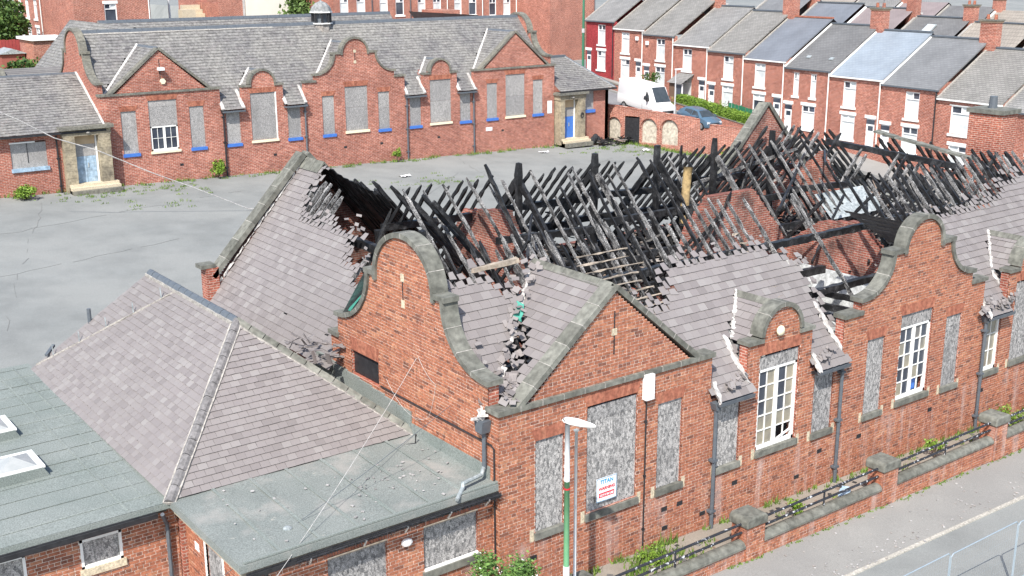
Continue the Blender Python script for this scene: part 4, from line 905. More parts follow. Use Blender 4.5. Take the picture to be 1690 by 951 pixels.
CP = thing('cable_pole', (.93, -2.0, .1), 'thin pale pole standing right behind the street lamp', 'pole')
mb = MB(); mb.tube([(.93, -2.0, .1), (.94, -2.0, 5.57)], .04, 8); mb.build('pole', galv, CP, True); MB().box(WORLD, .89, .99, -2.05, -1.95, 5.57, 5.61).build('pole_cap', lead_m, CP)
# ---------------------------------------------------------------- temporary fencing on the road
fx = [6.0, 9.2, 12.45, 15.7]; fy = -7.55; fm = M('fence_tube', [(.34, .42, .48), (.4, .47, .52)], None, 4, rough=.4, metal=.3)
tub = asph('fence_block', (.25, .24, .23), (.3, .29, .28), (.2, .19, .18))
for i in range(3):
    a, b = fx[i]+.03, fx[i+1]-.03; g = ground(a, 0)-.09; t = thing('temporary_fence_panel', ((a+b)/2, fy, g), ('leftmost', 'middle', 'rightmost')[i]+' of the pale tubular site fence panels standing on the road', 'fence', 'site fence panels on the road')
    for y_, q in ((2.0, 0), (.15, 0)): mb = MB(); mb.tube([(a, fy, g+y_-(.08 if y_ > 1 else 0)), (a+.08, fy, g+y_), (b-.08, fy, g+y_), (b, fy, g+y_-(.08 if y_ > 1 else 0))], .016, 6); mb.build('rail', fm, t)
    for x in (a, b): mb = MB(); mb.tube([(x, fy, g), (x, fy, g+1.93)], .016, 6); mb.build('upright', fm, t)
    w_ = MB()
    for x in np.arange(a+.12, b, .115): w_.beam((x, fy, g+.15), (x, fy, g+2.0), .0012, .0012)
    for z in np.arange(.35, 2., .3): w_.beam((a, fy, g+z), (b, fy, g+z), .0012, .0012)
    w_.build('wire_mesh', fm, t, kind='stuff')
    MB().prism(Fr((b-.3, fy-.12, g), (1, 0, 0), (0, 1, 0), Z), [(0, 0), (.66, 0), (.6, .13), (.06, .13)], 0, .24).build('foot_block', tub, t)
# ---------------------------------------------------------------- far school, intact and boarded up
O1 = A(6.762, 51.303, 3.422)
S2 = thing('school_building', tuple(O1), 'boarded up red brick school with intact grey roof, cupola and blue sills across the yard', 'building')
F2, FS2, _ = school_shell(S2, O1, True)
main_roof(S2, O1, None, slate_far, 0, .25, .34)
for c, zr, m, hw in CROSS:
    for s in (-1, 1): cross_roof(S2, O1, c, zr, m, hw, s, slate_far, 0, .25, .34)
    v0, v1 = valley(c, zr, m, hw); mb = MB(); mb.beam(O1+v0+Z*.05, O1+v1+Z*.05, .16, .06, A(-.3, -.6, .7), 8, .015); mb.build('valley_mortar', mort_w, S2)
    yb = (zr-EZ)/MS+EY; MB().prism(Fr(O1+A(c, 0, zr), (1, 0, 0), (0, 1, 0), Z), [(-.15, -.1), (0, .06), (.15, -.1), (0, .0)], .1, yb).build('ridge', slatepaint, S2)
fr_tile = rooftile('slate_roof_plain', (.16, .155, .155), (.2, .195, .19), lf=.35)
rb = MB(); hy, hz_ = 12.3, 9.62
rb.add([O1+A(.3, RY, RZ), O1+A(LN-.3, RY, RZ), O1+A(LN-.3, 8.4, 5.1), O1+A(.3, 8.4, 5.1)], [(0, 1, 2, 3)])
rb.build('rear_slope', fr_tile, S2)
Fh = Fr(O1+A(0, 8.4, hz_-MS*(hy-8.4)), (1, 0, 0), (0, 1, MS)); slates(S2, Fh, [(4.2, 0), (28.5, 0), (28.5, 3.9*1.465), (4.2, 3.9*1.465)], .25, .34, lambda P: P[2]-O1[2] > 7.6, 0, slate_far)
MB().add([O1+A(4.2, hy, hz_), O1+A(28.5, hy, hz_), O1+A(28.5, 18, 4), O1+A(4.2, 18, 4)], [(0, 1, 2, 3)]).build('hall_rear_slope', fr_tile, S2)
for a, b, y, z in ((.1, LN-.1, RY, RZ), (4.3, 28.5, hy, hz_)):
    n = 24
    for k in range(n): x0 = a+(b-a)*k/n; MB().prism(Fr(O1+A(x0, y, z), (0, 1, 0), (1, 0, 0), Z), [(-.2, -.16), (-.07, .06), (.07, .06), (.2, -.16), (0, -.02)], .01, (b-a)/n-.01).build('ridge_tile', slatepaint, S2)
mb = MB(); mb.beam(O1+A(.2, RY-.22, RZ-.2), O1+A(14, RY-.22, RZ-.2), .1, .05, A(0, -1, 1), 20, .012); mb.build('ridge_mortar', bed_m, S2)
Fw2 = Fr(O1+A(-.22, 0, WZ-WM*(WX+.22)), (0, -1, 0), (1, 0, WM)); slates(S2, Fw2, [(-18.7, 0), (-yv(4.4)+.2, 0), (-yv(9.2), Tw), (-18.7, Tw)], .25, .34, None, 0, slate_far)
MB().add([O1+A(WX, 4.5, WZ), O1+A(WX, 18.7, WZ), O1+A(8.6, 18.7, 4.5), O1+A(8.6, 4.5, 4.5)], [(0, 1, 2, 3)]).build('wing_slope', fr_tile, S2)
MB().box(WORLD, O1[0]+.2, O1[0]+LN-.2, O1[1]+8.6, O1[1]+18, 2, O1[2]+4.3).build('rear_block', brick_far, S2)
xE = LN; MB().add([O1+A(LN-WX, 4.5, WZ), O1+A(LN-WX, 15, WZ), O1+A(LN+.2, 15, 4.4), O1+A(LN+.2, 8.6, 4.4)], [(0, 1, 2, 3)]).build('wing_slope', fr_tile, S2)
for s, ex in ((0, 1), (1, 1)):     # mortar verge beside the end gables
    x = .2 if s == 0 else LN-.25; mb = MB(); mb.beam(O1+A(x, .6, zmain(.6)+.06), O1+A(x, RY, RZ+.05), .14, .07, A(0, -1, 1), 8, .015); mb.build('verge_mortar', mort_w if s else lead_m, S2)
# small curved gable and low roof at the far left
Fsd = Fr((O1[0]-2.9, 0, 0), (0, 1, 0), (-1, 0, 0), Z); 
def sd(z): return [(64.2-1.25*math.sqrt(max(0, 1-((z-8.6)/1.3)**2)), 64.2+1.25*math.sqrt(max(0, 1-((z-8.6)/1.3)**2)))] if 8.6 < z < 9.9 else ([(61.5, 67)] if z <= 8.6 else [])
wall(S2, 'small_gable', Fsd, 3, 9.9, sd, bricks=False); coping(S2, Fsd, arc(64.2, 8.6, 1.25, 1.3, 0, 180), .2, single=True, mat=stone_f)
MB().add([(O1[0]-2.6, 61.2, 8.0), (O1[0]+3, 61.2, 8.0), (O1[0]+3, 64.2, 10.0), (O1[0]-2.6, 64.2, 10.0)], [(0, 1, 2, 3)]).build('porch_roof', fr_tile, S2)
# cupola
cu = thing('roof_cupola', tuple(O1+A(18.05, RY, RZ)), 'octagonal louvred ventilation cupola with lead dome on the far school ridge', 'cupola')
c = O1+A(18.05, RY, 0); wz = RZ+O1[2]
def octo(mb, r0, z0, r1, z1, var=.5):
    vs = [(c[0]+r*math.cos(math.pi/8+k*math.pi/4), c[1]+r*math.sin(math.pi/8+k*math.pi/4), z) for r, z in ((r0, z0), (r1, z1)) for k in range(8)]
    mb.add(vs, [(k, (k+1) % 8, 8+(k+1) % 8, 8+k) for k in range(8)]+[tuple(range(7, -1, -1)), tuple(range(8, 16))], var); return mb
lead2 = M('old_lead', [(.2, .21, .21), (.3, .31, .31)], None, 4, fine=6)
octo(MB(), .72, wz-1.2, .68, wz-.1).build('base', M('cupola_boards', [(.24, .22, .2), (.3, .28, .26)], None, 4, fine=8), cu)
mb = octo(MB(), .82, wz-.1, .82, wz-.02); mb.build('lower_ledge', white_m, cu)
for k in range(8):
    a = math.pi/8+k*math.pi/4; p = A(c[0]+.66*math.cos(a), c[1]+.66*math.sin(a), wz-.02); MB().beam(p, p+Z*.72, .13, .13).build('post', black_m, cu)
octo(MB(), .42, wz-.02, .42, wz+.7).build('louvre_core', slatepaint, cu); octo(MB(), .84, wz+.7, .84, wz+.78).build('upper_ledge', white_m, cu)
mb = MB(); octo(mb, .8, wz+.78, .68, wz+1.1); octo(mb, .68, wz+1.1, .42, wz+1.38); octo(mb, .42, wz+1.38, .1, wz+1.52); octo(mb, .06, wz+1.52, .05, wz+1.75); mb.build('dome', lead2, cu)
# boards and windows
for (a, b, z0, z1, t) in WIN:
    if t == 'w' and a < 5: board(S2, F2, a, b, 3.45, z1, osb_f, (4.7,)); sash(S2, F2, a+.05, b-.02, z0, 3.45, 4, 2, pane=glass_m)
    else:
        board(S2, F2, a, b, z0, z1, osb_f, (z0+1.2+R.random()*.6,) if t == 'w' or R.random() < .4 else (), -.05)
        if t == 'w' and R.random() < .7: MB().box(F2, b-.05, b+.02, -.06, .01, z0, z1).build('frame_edge', white_m, S2)
for x in (7.98, 14.0, 22.3, 28.3): pipe(S2, F2, x, ground(x+6.76, 51)-3.42, 3.95, .13, .06, black_m if x < 9 else slatepaint)
for a, b in ((7.92, 9.42), (12.5, 14.06), (22.27, 23.83), (26.9, 28.4)):
    MB().box(F2, a-.04, b+.04, -.05, .45, 4.0, 4.1).build('eaves_gutter', slatepaint, S2)
    for x in (a, b-.05): mb = MB(); mb.beam(O1+A(x, -.3, zmain(-.3)+.04), O1+A(x, .75, zmain(.75)+.05), .2, .1, Z, 5, .03); mb.build('mortar_lump', mort_w, S2)
MB().box(F2, 3.75, 4.1, .1, .5, 7.02, 7.2).build('floodlight', upvc, S2); MB().beam(F2(3.9, 0, 6.9), F2(3.95, .45, 7.05), .06, .06).build('floodlight_bracket', slatepaint, S2)
mb = MB(); mb.tube([F2(4.08, -.01, 6.3), F2(4.08, .1, 6.3)], .19, 6); mb.build('alarm_box', creamp, S2)
for x, z, w_ in ((29.5, .9, .6), (35.6, 1.8, .45)): MB().box(F2, x, x+w_, 0.005, .03, z, z+(.28 if w_ > .5 else 1.)).build('notice', upvc, S2)
MB().box(F2, 20.4, 20.55, -.3, -.1, 0, .1); 
for x in (4.8, 11.5, 17, 20, 25, 31): MB().box(F2, x, x+.24, -.02, .01, .75, .9).build('air_brick', black_m, S2)
MB().box(Fr(O1+A(19.6, 2.6, zmain(2.6)), (1, 0, 0), (0, 1, MS)), 0, .2, 0, .2, .05, .3).build('roof_vent', black_m, S2)
# left annexe and stone doorway
def stone_door(par, x0, x1, y, zg, ztop, dx0, dx1, doorm, wdepth=.9):
    Fd = Fr((0, y, 0), (1, 0, 0), (0, -1, 0), Z)
    for a, b in ((x0, dx0), (dx1, x1)):
        z = zg; k = 0
        while z < ztop-.6: MB().box(Fd, a+.01*(k % 2), b-.01*(k % 2), -wdepth, 0, z, min(z+.44, ztop-.6)-.012).build('jamb_stone', sand_m, par); z += .44; k += 1
    MB().box(Fd, x0-.05, x1+.05, -wdepth, .01, ztop-.6, ztop-.2).build('lintel_stone', sand_m, par); MB().box(Fd, x0-.2, x1+.2, -wdepth, .22, ztop-.2, ztop).build('cornice', stone_f, par)
    zt = ztop-.62; zd = zg+.5+(zt-zg-.5)*.55
    d = MB(); d.box(Fd, dx0, (dx0+dx1)/2-.01, -.55, -.5, zg+.45, zd); do = d.build('door', doorm, par); MB().box(Fd, (dx0+dx1)/2+.01, dx1-.12, -.56, -.51, zg+.45, zd).build('door', doorm, par)
    MB().box(Fd, (dx0+dx1)/2+.06, (dx0+dx1)/2+.14, -.51, -.47, zg+1.4, zg+1.7).build('lock_plate', lead_m, do)
    board(par, Fd, dx0, dx1-.12, zd, zd+.75, osb_f, y=-.5); MB().box(Fd, dx0, dx1-.12, -.56, -.5, zd+.75, zt).build('fanlight_board', M('tan_board', [(.45, .33, .2), (.5, .38, .25)], None, 3), par)
    MB().box(Fd, dx1-.1, dx1, -.55, -.45, zg+.45, zt).build('door_frame', white_m, par); MB().box(Fd, dx0, dx1, -.62, -.57, zg, zt).build('dark_back', black_m, par)
    for i in range(3): MB().box(Fd, x0+.1-.0*i, x1+.25, -.5, .15+.3*(2-i), zg-.15, zg+.16*(i+1)).build('step', cream_m if i else stone_f, par)
    ball(MB(), Fd((dx0+dx1)/2+.1, .02, ztop-.42), .12, sc_=(1.3, 1, .7)).build('porch_lamp', bed_m, par)
def plane_roof(par, o, ex, ey, poly, g=.25, w=.34): slates(par, Fr(o, ex, ey), poly, g, w, None, 0, slate_far)
AL = thing('left_school_annexe', (0, 53, 3.3), 'single storey brick annexe with slate roof and pale blue door in dark stone doorway', 'building')
Fal = Fr((0, 51.0, 0), (1, 0, 0), (0, -1, 0), Z)
wall(AL, 'front_wall', Fal, 2.6, 7.1, lambda z: [(-12, 4.1)], [(1.05, 3.15, 5.1, 6.65)], bricks=False)
board(AL, Fal, 1.05, 3.15, 5.1, 6.6, osb_f); sill(AL, Fal, 1.05, 3.15, 5.1, pale_blue, .22, out=.12); MB().box(Fal, 1.0, 2.5, .0, .04, 6.6, 6.68).build('board_batten', white_m, AL); MB().box(Fal, 2.0, 2.03, -.04, -.02, 5.4, 6.6).build('board_joint', black_m, AL)
plane_roof(AL, (0, 50.6, 7.12), (1, 0, 0), (0, 1, .62), [(-12, 0), (6.75, 0), (6.75, 5.9), (-12, 5.9)])
MB().add([(-12, 55.6, 10.22), (6.75, 55.6, 10.22), (6.75, 61, 7), (-12, 61, 7)], [(0, 1, 2, 3)]).build('rear_slope', fr_tile, AL)
for k in range(12): MB().prism(Fr((-12+k*1.56, 55.6, 10.2), (0, 1, 0), (1, 0, 0), Z), [(-.2, -.14), (-.07, .06), (.07, .06), (.2, -.14), (0, -.02)], .01, 1.55).build('ridge_tile', slatepaint, AL)
MB().box(WORLD, -12, 6.7, 50.46, 50.6, 7.0, 7.12).build('gutter', black_m, AL); pipe(AL, Fal, 3.75, 3.2, 6.9, .1, .055, black_m, False)
MB().box(WORLD, 6.5, 6.76, 50.7, 55.4, 7, 7.2).build('abutment', mort_w, AL); mb = MB(); mb.beam((6.7, 50.7, 7.3), (6.7, 55.5, 10.25), .12, .07, A(0, -1, 1), 8, .012); mb.build('verge_mortar', mort_w, AL)
stone_door(AL, 4.05, 6.95, 50.55, 3.35, 7.4, 4.75, 6.2, pale_blue)
AR = thing('right_school_annexe', (46, 53, 2.5), 'low brick annexe with hipped slate roof and bright blue door beside the yard wall', 'building')
Far_ = Fr((0, 51.0, 0), (1, 0, 0), (0, -1, 0), Z)
wall(AR, 'front_wall', Far_, 1.6, 7.0, lambda z: [(45.7, 48.6)], [(45.85, 47.0, 5.25, 6.9)], bricks=False); board(AR, Far_, 45.85, 47.0, 5.25, 6.85, osb_f); sill(AR, Far_, 45.8, 47.05, 5.25, blue_m, .25, out=.12)
wall(AR, 'side_wall', Fr((48.6, 0, 0), (0, 1, 0), (1, 0, 0), Z), 1.6, 7.0, lambda z: [(51, 58)], bricks=False)
plane_roof(AR, (0, 50.55, 6.95), (1, 0, 0), (0, 1, .62), [(43.1, 0), (49.0, 0), (46.6, 4.6), (43.1, 4.6)])
slates(AR, Fr((49.0, 0, 6.95), (0, 1, 0), (-1, 0, 1.0)), [(50.55, 0), (58.5, 0), (54.5, 3.3)], .25, .34, None, 0, slate_far)
MB().box(WORLD, 43.1, 49.05, 50.42, 50.56, 6.83, 6.95).build('gutter', black_m, AR); MB().box(WORLD, 43.0, 46.7, 54.3, 54.6, 9.3, 9.5).build('ridge', slatepaint, AR)
hiptiles(AR, (49.0, 50.55, 6.98), (46.6, 54.45, 9.42), 10, .12, slatepaint)
stone_door(AR, 43.15, 45.75, 50.55, 2.65, 6.85, 43.6, 45.0, blue_m)
sp = MB(); sp.tube([Fr((45.4, 50.53, 4.9), (1, 0, 0), (0, -1, 0), Z)(.2*math.cos(t)*(1-t/22), 0, .26*math.sin(t)*(1-t/22)) for t in np.arange(0, 16, .45)], .022, 4); sp.build('graffiti_spiral', black_m, AR)
# yard wall with blocked arches
YW = thing('yard_wall', (50.8, 47, 2.2), 'tall brick yard wall with blocked cream arches and black slatted gate opening', 'wall')
p0, p1 = A(49.0, 53.6, 0), A(51.9, 43.6, 0); ex = nrm(p1-p0); FY = Fr(p0, ex, (-ex[1]*-1, -ex[0], 0), Z); ey = A(-abs(ex[1]), -ex[0]*1., 0); FY = Fr(p0, ex, A(ex[1], -ex[0], 0), Z); LY = np.linalg.norm(p1-p0)
def yw(z): 
    out = []
    for i in range(40):
        u = LY*i/40; top = 5.45-.07*u
        if z < top: out.append((u, LY*(i+1)/40))
    return uni(out)+([(LY, LY+5.5)] if z < 4.35 else [])
arches = [(1.75, 2.95), (5.05, 6.45), (6.95, 8.45)]
def arch_in(a, b, z, zs=3.7): 
    r = (b-a)/2
    return (a, b) if z < zs else ((a+b)/2-r*math.sqrt(max(0, 1-((z-zs)/r)**2)), (a+b)/2+r*math.sqrt(max(0, 1-((z-zs)/r)**2))) if z < zs+r else None
def yw2(z):
    iv = yw(z)
    for a, b in arches:
        q = arch_in(a, b, z)
        if q and z > 2.45: iv = sub_iv(iv, *q)
    return sub_iv(iv, 3.35, 4.8) if z < 4.5 else iv
wall(YW, 'brick_wall', FY, 1.0, 5.45, yw2, bricks=False, mat=brick_yard, thick=.35)
for a, b in arches:
    pl = MB(); pl.prism(FY, [(a, 2.4), (b, 2.4)]+arc((a+b)/2, 3.7, (b-a)/2, (b-a)/2, 0, 180, 14), -.2, -.09); pl.build('arch_panel', bpy.data.materials.get('cream_render') or M('cream_render', [(.5, .45, .37), (.44, .4, .33)], None, 1.2, fine=5), YW)
    rg = MB(); pts = arc((a+b)/2, 3.7, (b-a)/2+.12, (b-a)/2+.12, 0, 180, 20)
    for q in range(20): rg.beam(FY(pts[q][0], .01, pts[q][1]), FY(pts[q+1][0], .01, pts[q+1][1]), .08, .22, FY.ey)
    rg.build('arch_ring', brick_yard, YW)
gt = MB()
for k in range(11): x = 3.37+k*.13; MB().box(FY, x, x+.11, -.1, -.05, 2.2, 4.4+R.uniform(-.03, .03)).build('gate_slat', black_m, YW)
for z in (2.6, 3.3, 4.0): MB().box(FY, 3.35, 4.8, -.14, -.1, z, z+.12).build('gate_rail', slatepaint, YW)
mb = MB()
n = 16
for k in range(n):
    u = LY*k/n; mb.beam(FY(u, -.17, 5.47-.07*u), FY(LY*(k+1)/n-.02, -.17, 5.47-.07*(u+LY/n)), .4, .08)
mb.build('brick_coping', brick_yard, YW); MB().beam(FY(LY, -.17, 4.38), FY(LY+5.5, -.17, 4.32), .4, .08).build('low_coping', brick_yard, YW)
for k, u in enumerate((-.9, -1.9, -2.9)):
    t = thing('iron_gate_post', tuple(FY(0, 1.2, 2.5)+A(u+.7, 0, 0)), ('right', 'middle', 'left')[k]+'most of three rusty iron posts before the annexe wall' if k != 1 else 'middle of three rusty iron posts before the annexe wall', 'post', 'iron posts by the annexe'); p = A(*LOC[t.name])
    mb = MB(); mb.tube([p, p+Z*1.75, p+Z*1.8, p+Z*2.0], [.07, .07, .11, .03], 8); mb.build('shaft', black_m, t); MB().box(WORLD, p[0]-.1, p[0]+.1, p[1]-.1, p[1]+.1, p[2]+1.1, p[2]+1.2).build('collar', black_m, t)
# ---------------------------------------------------------------- terraced street on the right
TK = .1
def tx(y, d=0): return 53+TK*y+d
tex = nrm(A(-TK, -1, 0)); tey = nrm(A(-1, TK, 0))      # along the street towards us / out of the facade
rz_ = lambda y: 4.52+.1*(y-50)
def lft(y): return 49.15+(53.6-y)*.29 if 36 < y < 53.6 else (54.5 if y <= 36 else 49.2)
rs = MB(); n = 28
for k in range(n):
    y0, y1 = 100-k*3.5, 100-(k+1)*3.5
    rs.add([(lft(y0), y0, rz_(y0)), (tx(y0, -2.9), y0, rz_(y0)), (tx(y1, -2.9), y1, rz_(y1)), (lft(y1), y1, rz_(y1))], [(0, 1, 2, 3)])
rs.build('street', M('street_asphalt', [(.2, .2, .21), (.25, .25, .255)], None, .6, fine=20, rough=.95), None, kind='structure')
fp = MB()
for k in range(n):
    y0, y1 = 100-k*3.5, 100-(k+1)*3.5
    for a, b, h in ((-2.9, 1.0, .14),): fp.add([(tx(y0, a), y0, rz_(y0)+h), (tx(y0, b), y0, rz_(y0)+h+.2), (tx(y1, b), y1, rz_(y1)+h+.2), (tx(y1, a), y1, rz_(y1)+h), (tx(y0, a), y0, rz_(y0)-.1), (tx(y1, a), y1, rz_(y1)-.1)], [(0, 1, 2, 3), (0, 3, 5, 4)])
fp.build('footway', pave_m, None, kind='structure')
def pvc_window(par, F, x0, x1, z0, z1, curtain=True, door=False, lint=True, split=True, nm='window', y=-.09):
    t = .07; w = MB()
    for b in ((x0, x0+t, z0, z1), (x1-t, x1, z0, z1), (x0+t, x1-t, z0, z0+t), (x0+t, x1-t, z1-t, z1)): w.box(F, b[0], b[1], y-.06, y+.05, b[2], b[3])
    zt = z1-(z1-z0)*.27
    if split: w.box(F, x0+t, x1-t, y-.05, y+.045, zt-.035, zt+.035); w.box(F, (x0+x1)/2-.03, (x0+x1)/2+.03, y-.05, y+.045, zt+.035, z1-t)
    wo = w.build(nm, upvc, par)
    MB().box(F, x0+t, x1-t, y-.03, y-.02, z0+t, (zt-.035) if split else z1-t).build('pane', net_m if curtain else glass_m, wo)
    if split:
        for a, b in ((x0+t, (x0+x1)/2-.03), ((x0+x1)/2+.03, x1-t)): MB().box(F, a, b, y-.03, y-.02, zt+.035, z1-t).build('pane', glass_m if R.random() < .6 else net_m, wo)
    if lint: MB().box(F, x0-.12, x1+.12, -.05, .03, z1, z1+.24).build('lintel', white_m, par); MB().box(F, x0-.1, x1+.1, -.05, .08, z0-.17, z0).build('sill', white_m, par)
def pvc_door(par, F, x0, x1, z0, z1):
    d = MB(); d.box(F, x0, x1, -.13, -.06, z0, z1); do = d.build('door', upvc, par); MB().box(F, x0+.18, x1-.18, -.062, -.05, z0+1.35, z1-.55).build('door_pane', glass_m, do); MB().box(F, x0+.06, x0+.1, -.06, -.03, z0+.95, z0+1.1).build('handle', lead_m, do)
    MB().box(F, x0, x1, -.09, -.05, z1-.42, z1-.1).build('fanlight', glass_m, do); MB().box(F, x0-.12, x1+.12, -.05, .035, z1, z1+.24).build('lintel', white_m, par)
def holes_wall(par, F, x0, x1, z0, z1, ops, mat, thick=.3, name='front_wall'):
    return wall(par, name, F, z0, z1, lambda z: [(x0, x1)], ops, thick=thick, bricks=False, mat=mat)
rt = [rooftile('roof_grey_lichen', (.21, .205, .19), (.26, .25, .235), lf=.6), rooftile('roof_grey', (.22, .217, .21), (.265, .26, .25), lf=.5), rooftile('roof_blue_dark', (.165, .18, .205), (.175, .19, .215), lf=.05, gap=.85), rooftile('roof_dark', (.15, .15, .15), (.175, .175, .175), lf=.2, gap=.7), rooftile('roof_blue_pale', (.25, .29, .335), (.27, .31, .35), lf=.08, gap=.85), rooftile('roof_charcoal', (.17, .175, .18), (.195, .2, .205), lf=.2, gap=.8), rooftile('roof_brown', (.28, .25, .215), (.31, .28, .24), lf=.1, rh=.5, gap=.5), rooftile('roof_plum', (.24, .2, .2), (.26, .22, .215), lf=.1, gap=.8)]
def chimney(par, P, w=1.25, d=.7, h=1.3, pots=2, mat=None):
    f = Fr(P, tex, tey, Z); c = MB(); c.box(f, -w/2, w/2, -d/2, d/2, -1.6, h); o = c.build('chimney', mat or brick_house, par)
    for k in range(2): MB().box(f, -w/2-.06*(k+1), w/2+.06*(k+1), -d/2-.06*(k+1), d/2+.06*(k+1), h+.11*k, h+.11*(k+1)).build('chimney_course', M('buff_course', [(.42, .3, .2), (.36, .26, .18)]) if k == 0 and 'buff' not in BM else stone_f, o)
    for k in range(pots): mb = MB(); p = f(-w/4+k*w/2, 0, h+.2); mb.tube([p, p+Z*.35], [.13, .11], 8); mb.build('chimney_pot', rub_m, o)
    MB().box(f, -w/2-.03, w/2+.03, -d/2-.3, -d/2-.02, -.5, -.35).build('flashing', mort_w, o)
    if R.random() < .6:
        am = MB(); b0 = f(w*.3, .1, h); am.beam(b0, b0+Z*1.5, .03, .03); am.beam(b0+Z*1.4-tex*.5, b0+Z*1.4+tex*.5, .025, .025)
        for q in np.linspace(-.45, .45, 6): am.beam(b0+Z*1.4+tex*q-tey*.2, b0+Z*1.4+tex*q+tey*.2, .018, .018)
        am.build('aerial', slatepaint, o)
yb_ = [67, 62.3, 57.7, 53.25, 48.6, 44.05, 39.33, 34.5, 29.47, 24.5, 19.4, 14.4]; ze = [11.5, 10.93, 10.6, 9.93, 9.65, 9.3, 8.9, 8.63, 8.36, 7.83, 7.5]
rcol = [1, 0, 0, 1, 0, 2, 3, 4, 5, 0, 1]
desc = ['terraced house painted bright red at the top end of the street', 'terraced house behind the white van with net curtained windows, left of pair', 'terraced house behind the white van windscreen, right of pair', 'terraced house with small lean-to porch behind the clipped hedge', 'terraced house with green netting fence and lichen covered roof', 'terraced house with smooth dark blue grey roof and red ridge', 'terraced house with dark tiled roof and twin narrow upper windows', 'terraced house with pale blue new slate roof', 'terraced house with charcoal roof and dark downpipe', 'terraced house with wide three-light upper window and grey lichen roof', 'terraced house at the right edge behind the brick chimney']
for i in range(11):
    y0, y1 = yb_[i], yb_[i+1]; P = A(tx(y0), y0, 0); Ft = Fr(P, tex, tey, Z); W_ = (y0-y1)*math.sqrt(1+TK*TK); g = ze[i]-5.2; E = ze[i]
    h = thing('terraced_house', tuple(P+A(2, -2, g)), desc[i], 'house', 'houses of the stepped terrace'); bm = brick_red if i == 0 else brick_house
    left = i % 2 == 1       # door on the right of left house in each pair
    wx = W_*.38 if left else W_*.55; dxx = W_*.82 if left else W_*.1
    ops = [(wx-.62, wx+.62, E-2.2, E-.33), (wx-.7, wx+.7, g+.6, g+2.4), (dxx-.42, dxx+.42, g+.1, g+2.35)]
    if i == 6: ops = [(.9, 1.5, E-2.15, E-.35), (2.75, 3.35, E-2.15, E-.35)]+ops[1:]
    if i == 9: ops[0] = (wx-.85, wx+.85, E-2.3, E-.4); ops[1] = (wx-.8, wx+.8, g+.6, g+2.1)
    holes_wall(h, Ft, 0, W_-.01, g-.8, E, ops, bm)
    for o in ops[:-1]: pvc_window(h, Ft, *o, curtain=R.random() < .85)
    pvc_door(h, Ft, *ops[-1])
    rise, dep = 3.1, 4.8; rf = MB(); ov = .18; k = rise/dep
    def rp(x, d, dz=0): return Ft(x, -d, E+k*d+dz)
    vs = [rp(-.02, -ov), rp(W_, -ov), rp(W_, dep), rp(-.02, dep)]; rf.add([v+Z*.13 for v in vs]+vs, [(0, 1, 2, 3), (4, 5, 1, 0), (0, 3, 7, 4), (1, 5, 6, 2)])
    rf.add([rp(-.02, dep, .13), rp(W_, dep, .13), Ft(W_, -2*dep, E), Ft(-.02, -2*dep, E)], [(0, 1, 2, 3)]); ro = rf.build('roof', rt[rcol[i]], h)
    vm = MB(); vm.beam(rp(0.02, -ov, .16), rp(.02, dep, .16), .16, .06, A(0, 0, 1)); vm.build('verge', white_m if i in (6, 7, 8) else bed_m, ro)
    MB().beam(rp(0, dep, .15), rp(W_, dep, .15), .3, .12).build('ridge', rub_m if i == 5 else slatepaint, ro)
    MB().box(Ft, -.03, W_+.02, .02, .2, E-.1, E).build('gutter', white_m if i % 2 else slatepaint, h); MB().box(Ft, .05, W_-.05, .0, .06, E-.32, E-.1).build('corbel_course', bm, h)
    mb = MB(); mb.tube([Ft(W_-.15, .1, g), Ft(W_-.15, .1, E-.05)], .05, 6); mb.build('downpipe', black_m if i in (0, 8) else white_m, h)
    holes_wall(h, Fr(Ft(0, 0, 0), tey*-1, tex*-1, Z), 0, 9, g-.8, E, (), bm, .1, 'party_wall') if i == 0 else None
    gw = MB(); gw.prism(Fr(Ft(.16, 0, 0), tey*-1, tex, Z), [(.1, E-.2), (dep*2, E-.2), (dep, E+rise)], -.15, -.02); gw.build('gable_wall', bm, h)
    if i in (2, 4, 6, 8): chimney(h, Ft(W_, -dep, E+rise))
    if i == 3: # porch
        pw = MB(); pw.box(Ft, wx-.9, wx+.9, 0.02, 1.2, g, g+.75); po = pw.build('porch', brick_house, h); MB().box(Ft, wx-.9, wx-.2, 1.1, 1.18, g+.75, g+2.0).build('porch_door', M('brown_door', [(.16, .1, .07)]), po)
        pvc_window(h, Ft, wx-.1, wx+.85, g+.8, g+1.95, False, lint=False, split=False, nm='porch_window', y=1.12); rr = MB(); rr.add([Ft(wx-1.05, 0.02, g+2.75), Ft(wx+1.05, 0.02, g+2.75), Ft(wx+1.05, 1.4, g+2.0), Ft(wx-1.05, 1.4, g+2.0)], [(0, 1, 2, 3)]); rr.build('porch_roof', rt[1], po)
    if i in (1, 2): MB().box(Ft, W_*.75 if i == 1 else .4, (W_*.75 if i == 1 else .4)+.35, .02, .15, E-.95, E-.6).build('alarm_box', upvc, h)
    if i in (7, 8): MB().box(Ft, 1, 1.1, .02, .08, g+2.6, g+2.62)
    if i == 6:
        for q in (1.2, 3.6): MB().box(Fr(rp(q, .9, .15), tex, -tey*1+Z*k), 0, .4, 0, .3, 0, .06).build('roof_patch', lead_m, ro)
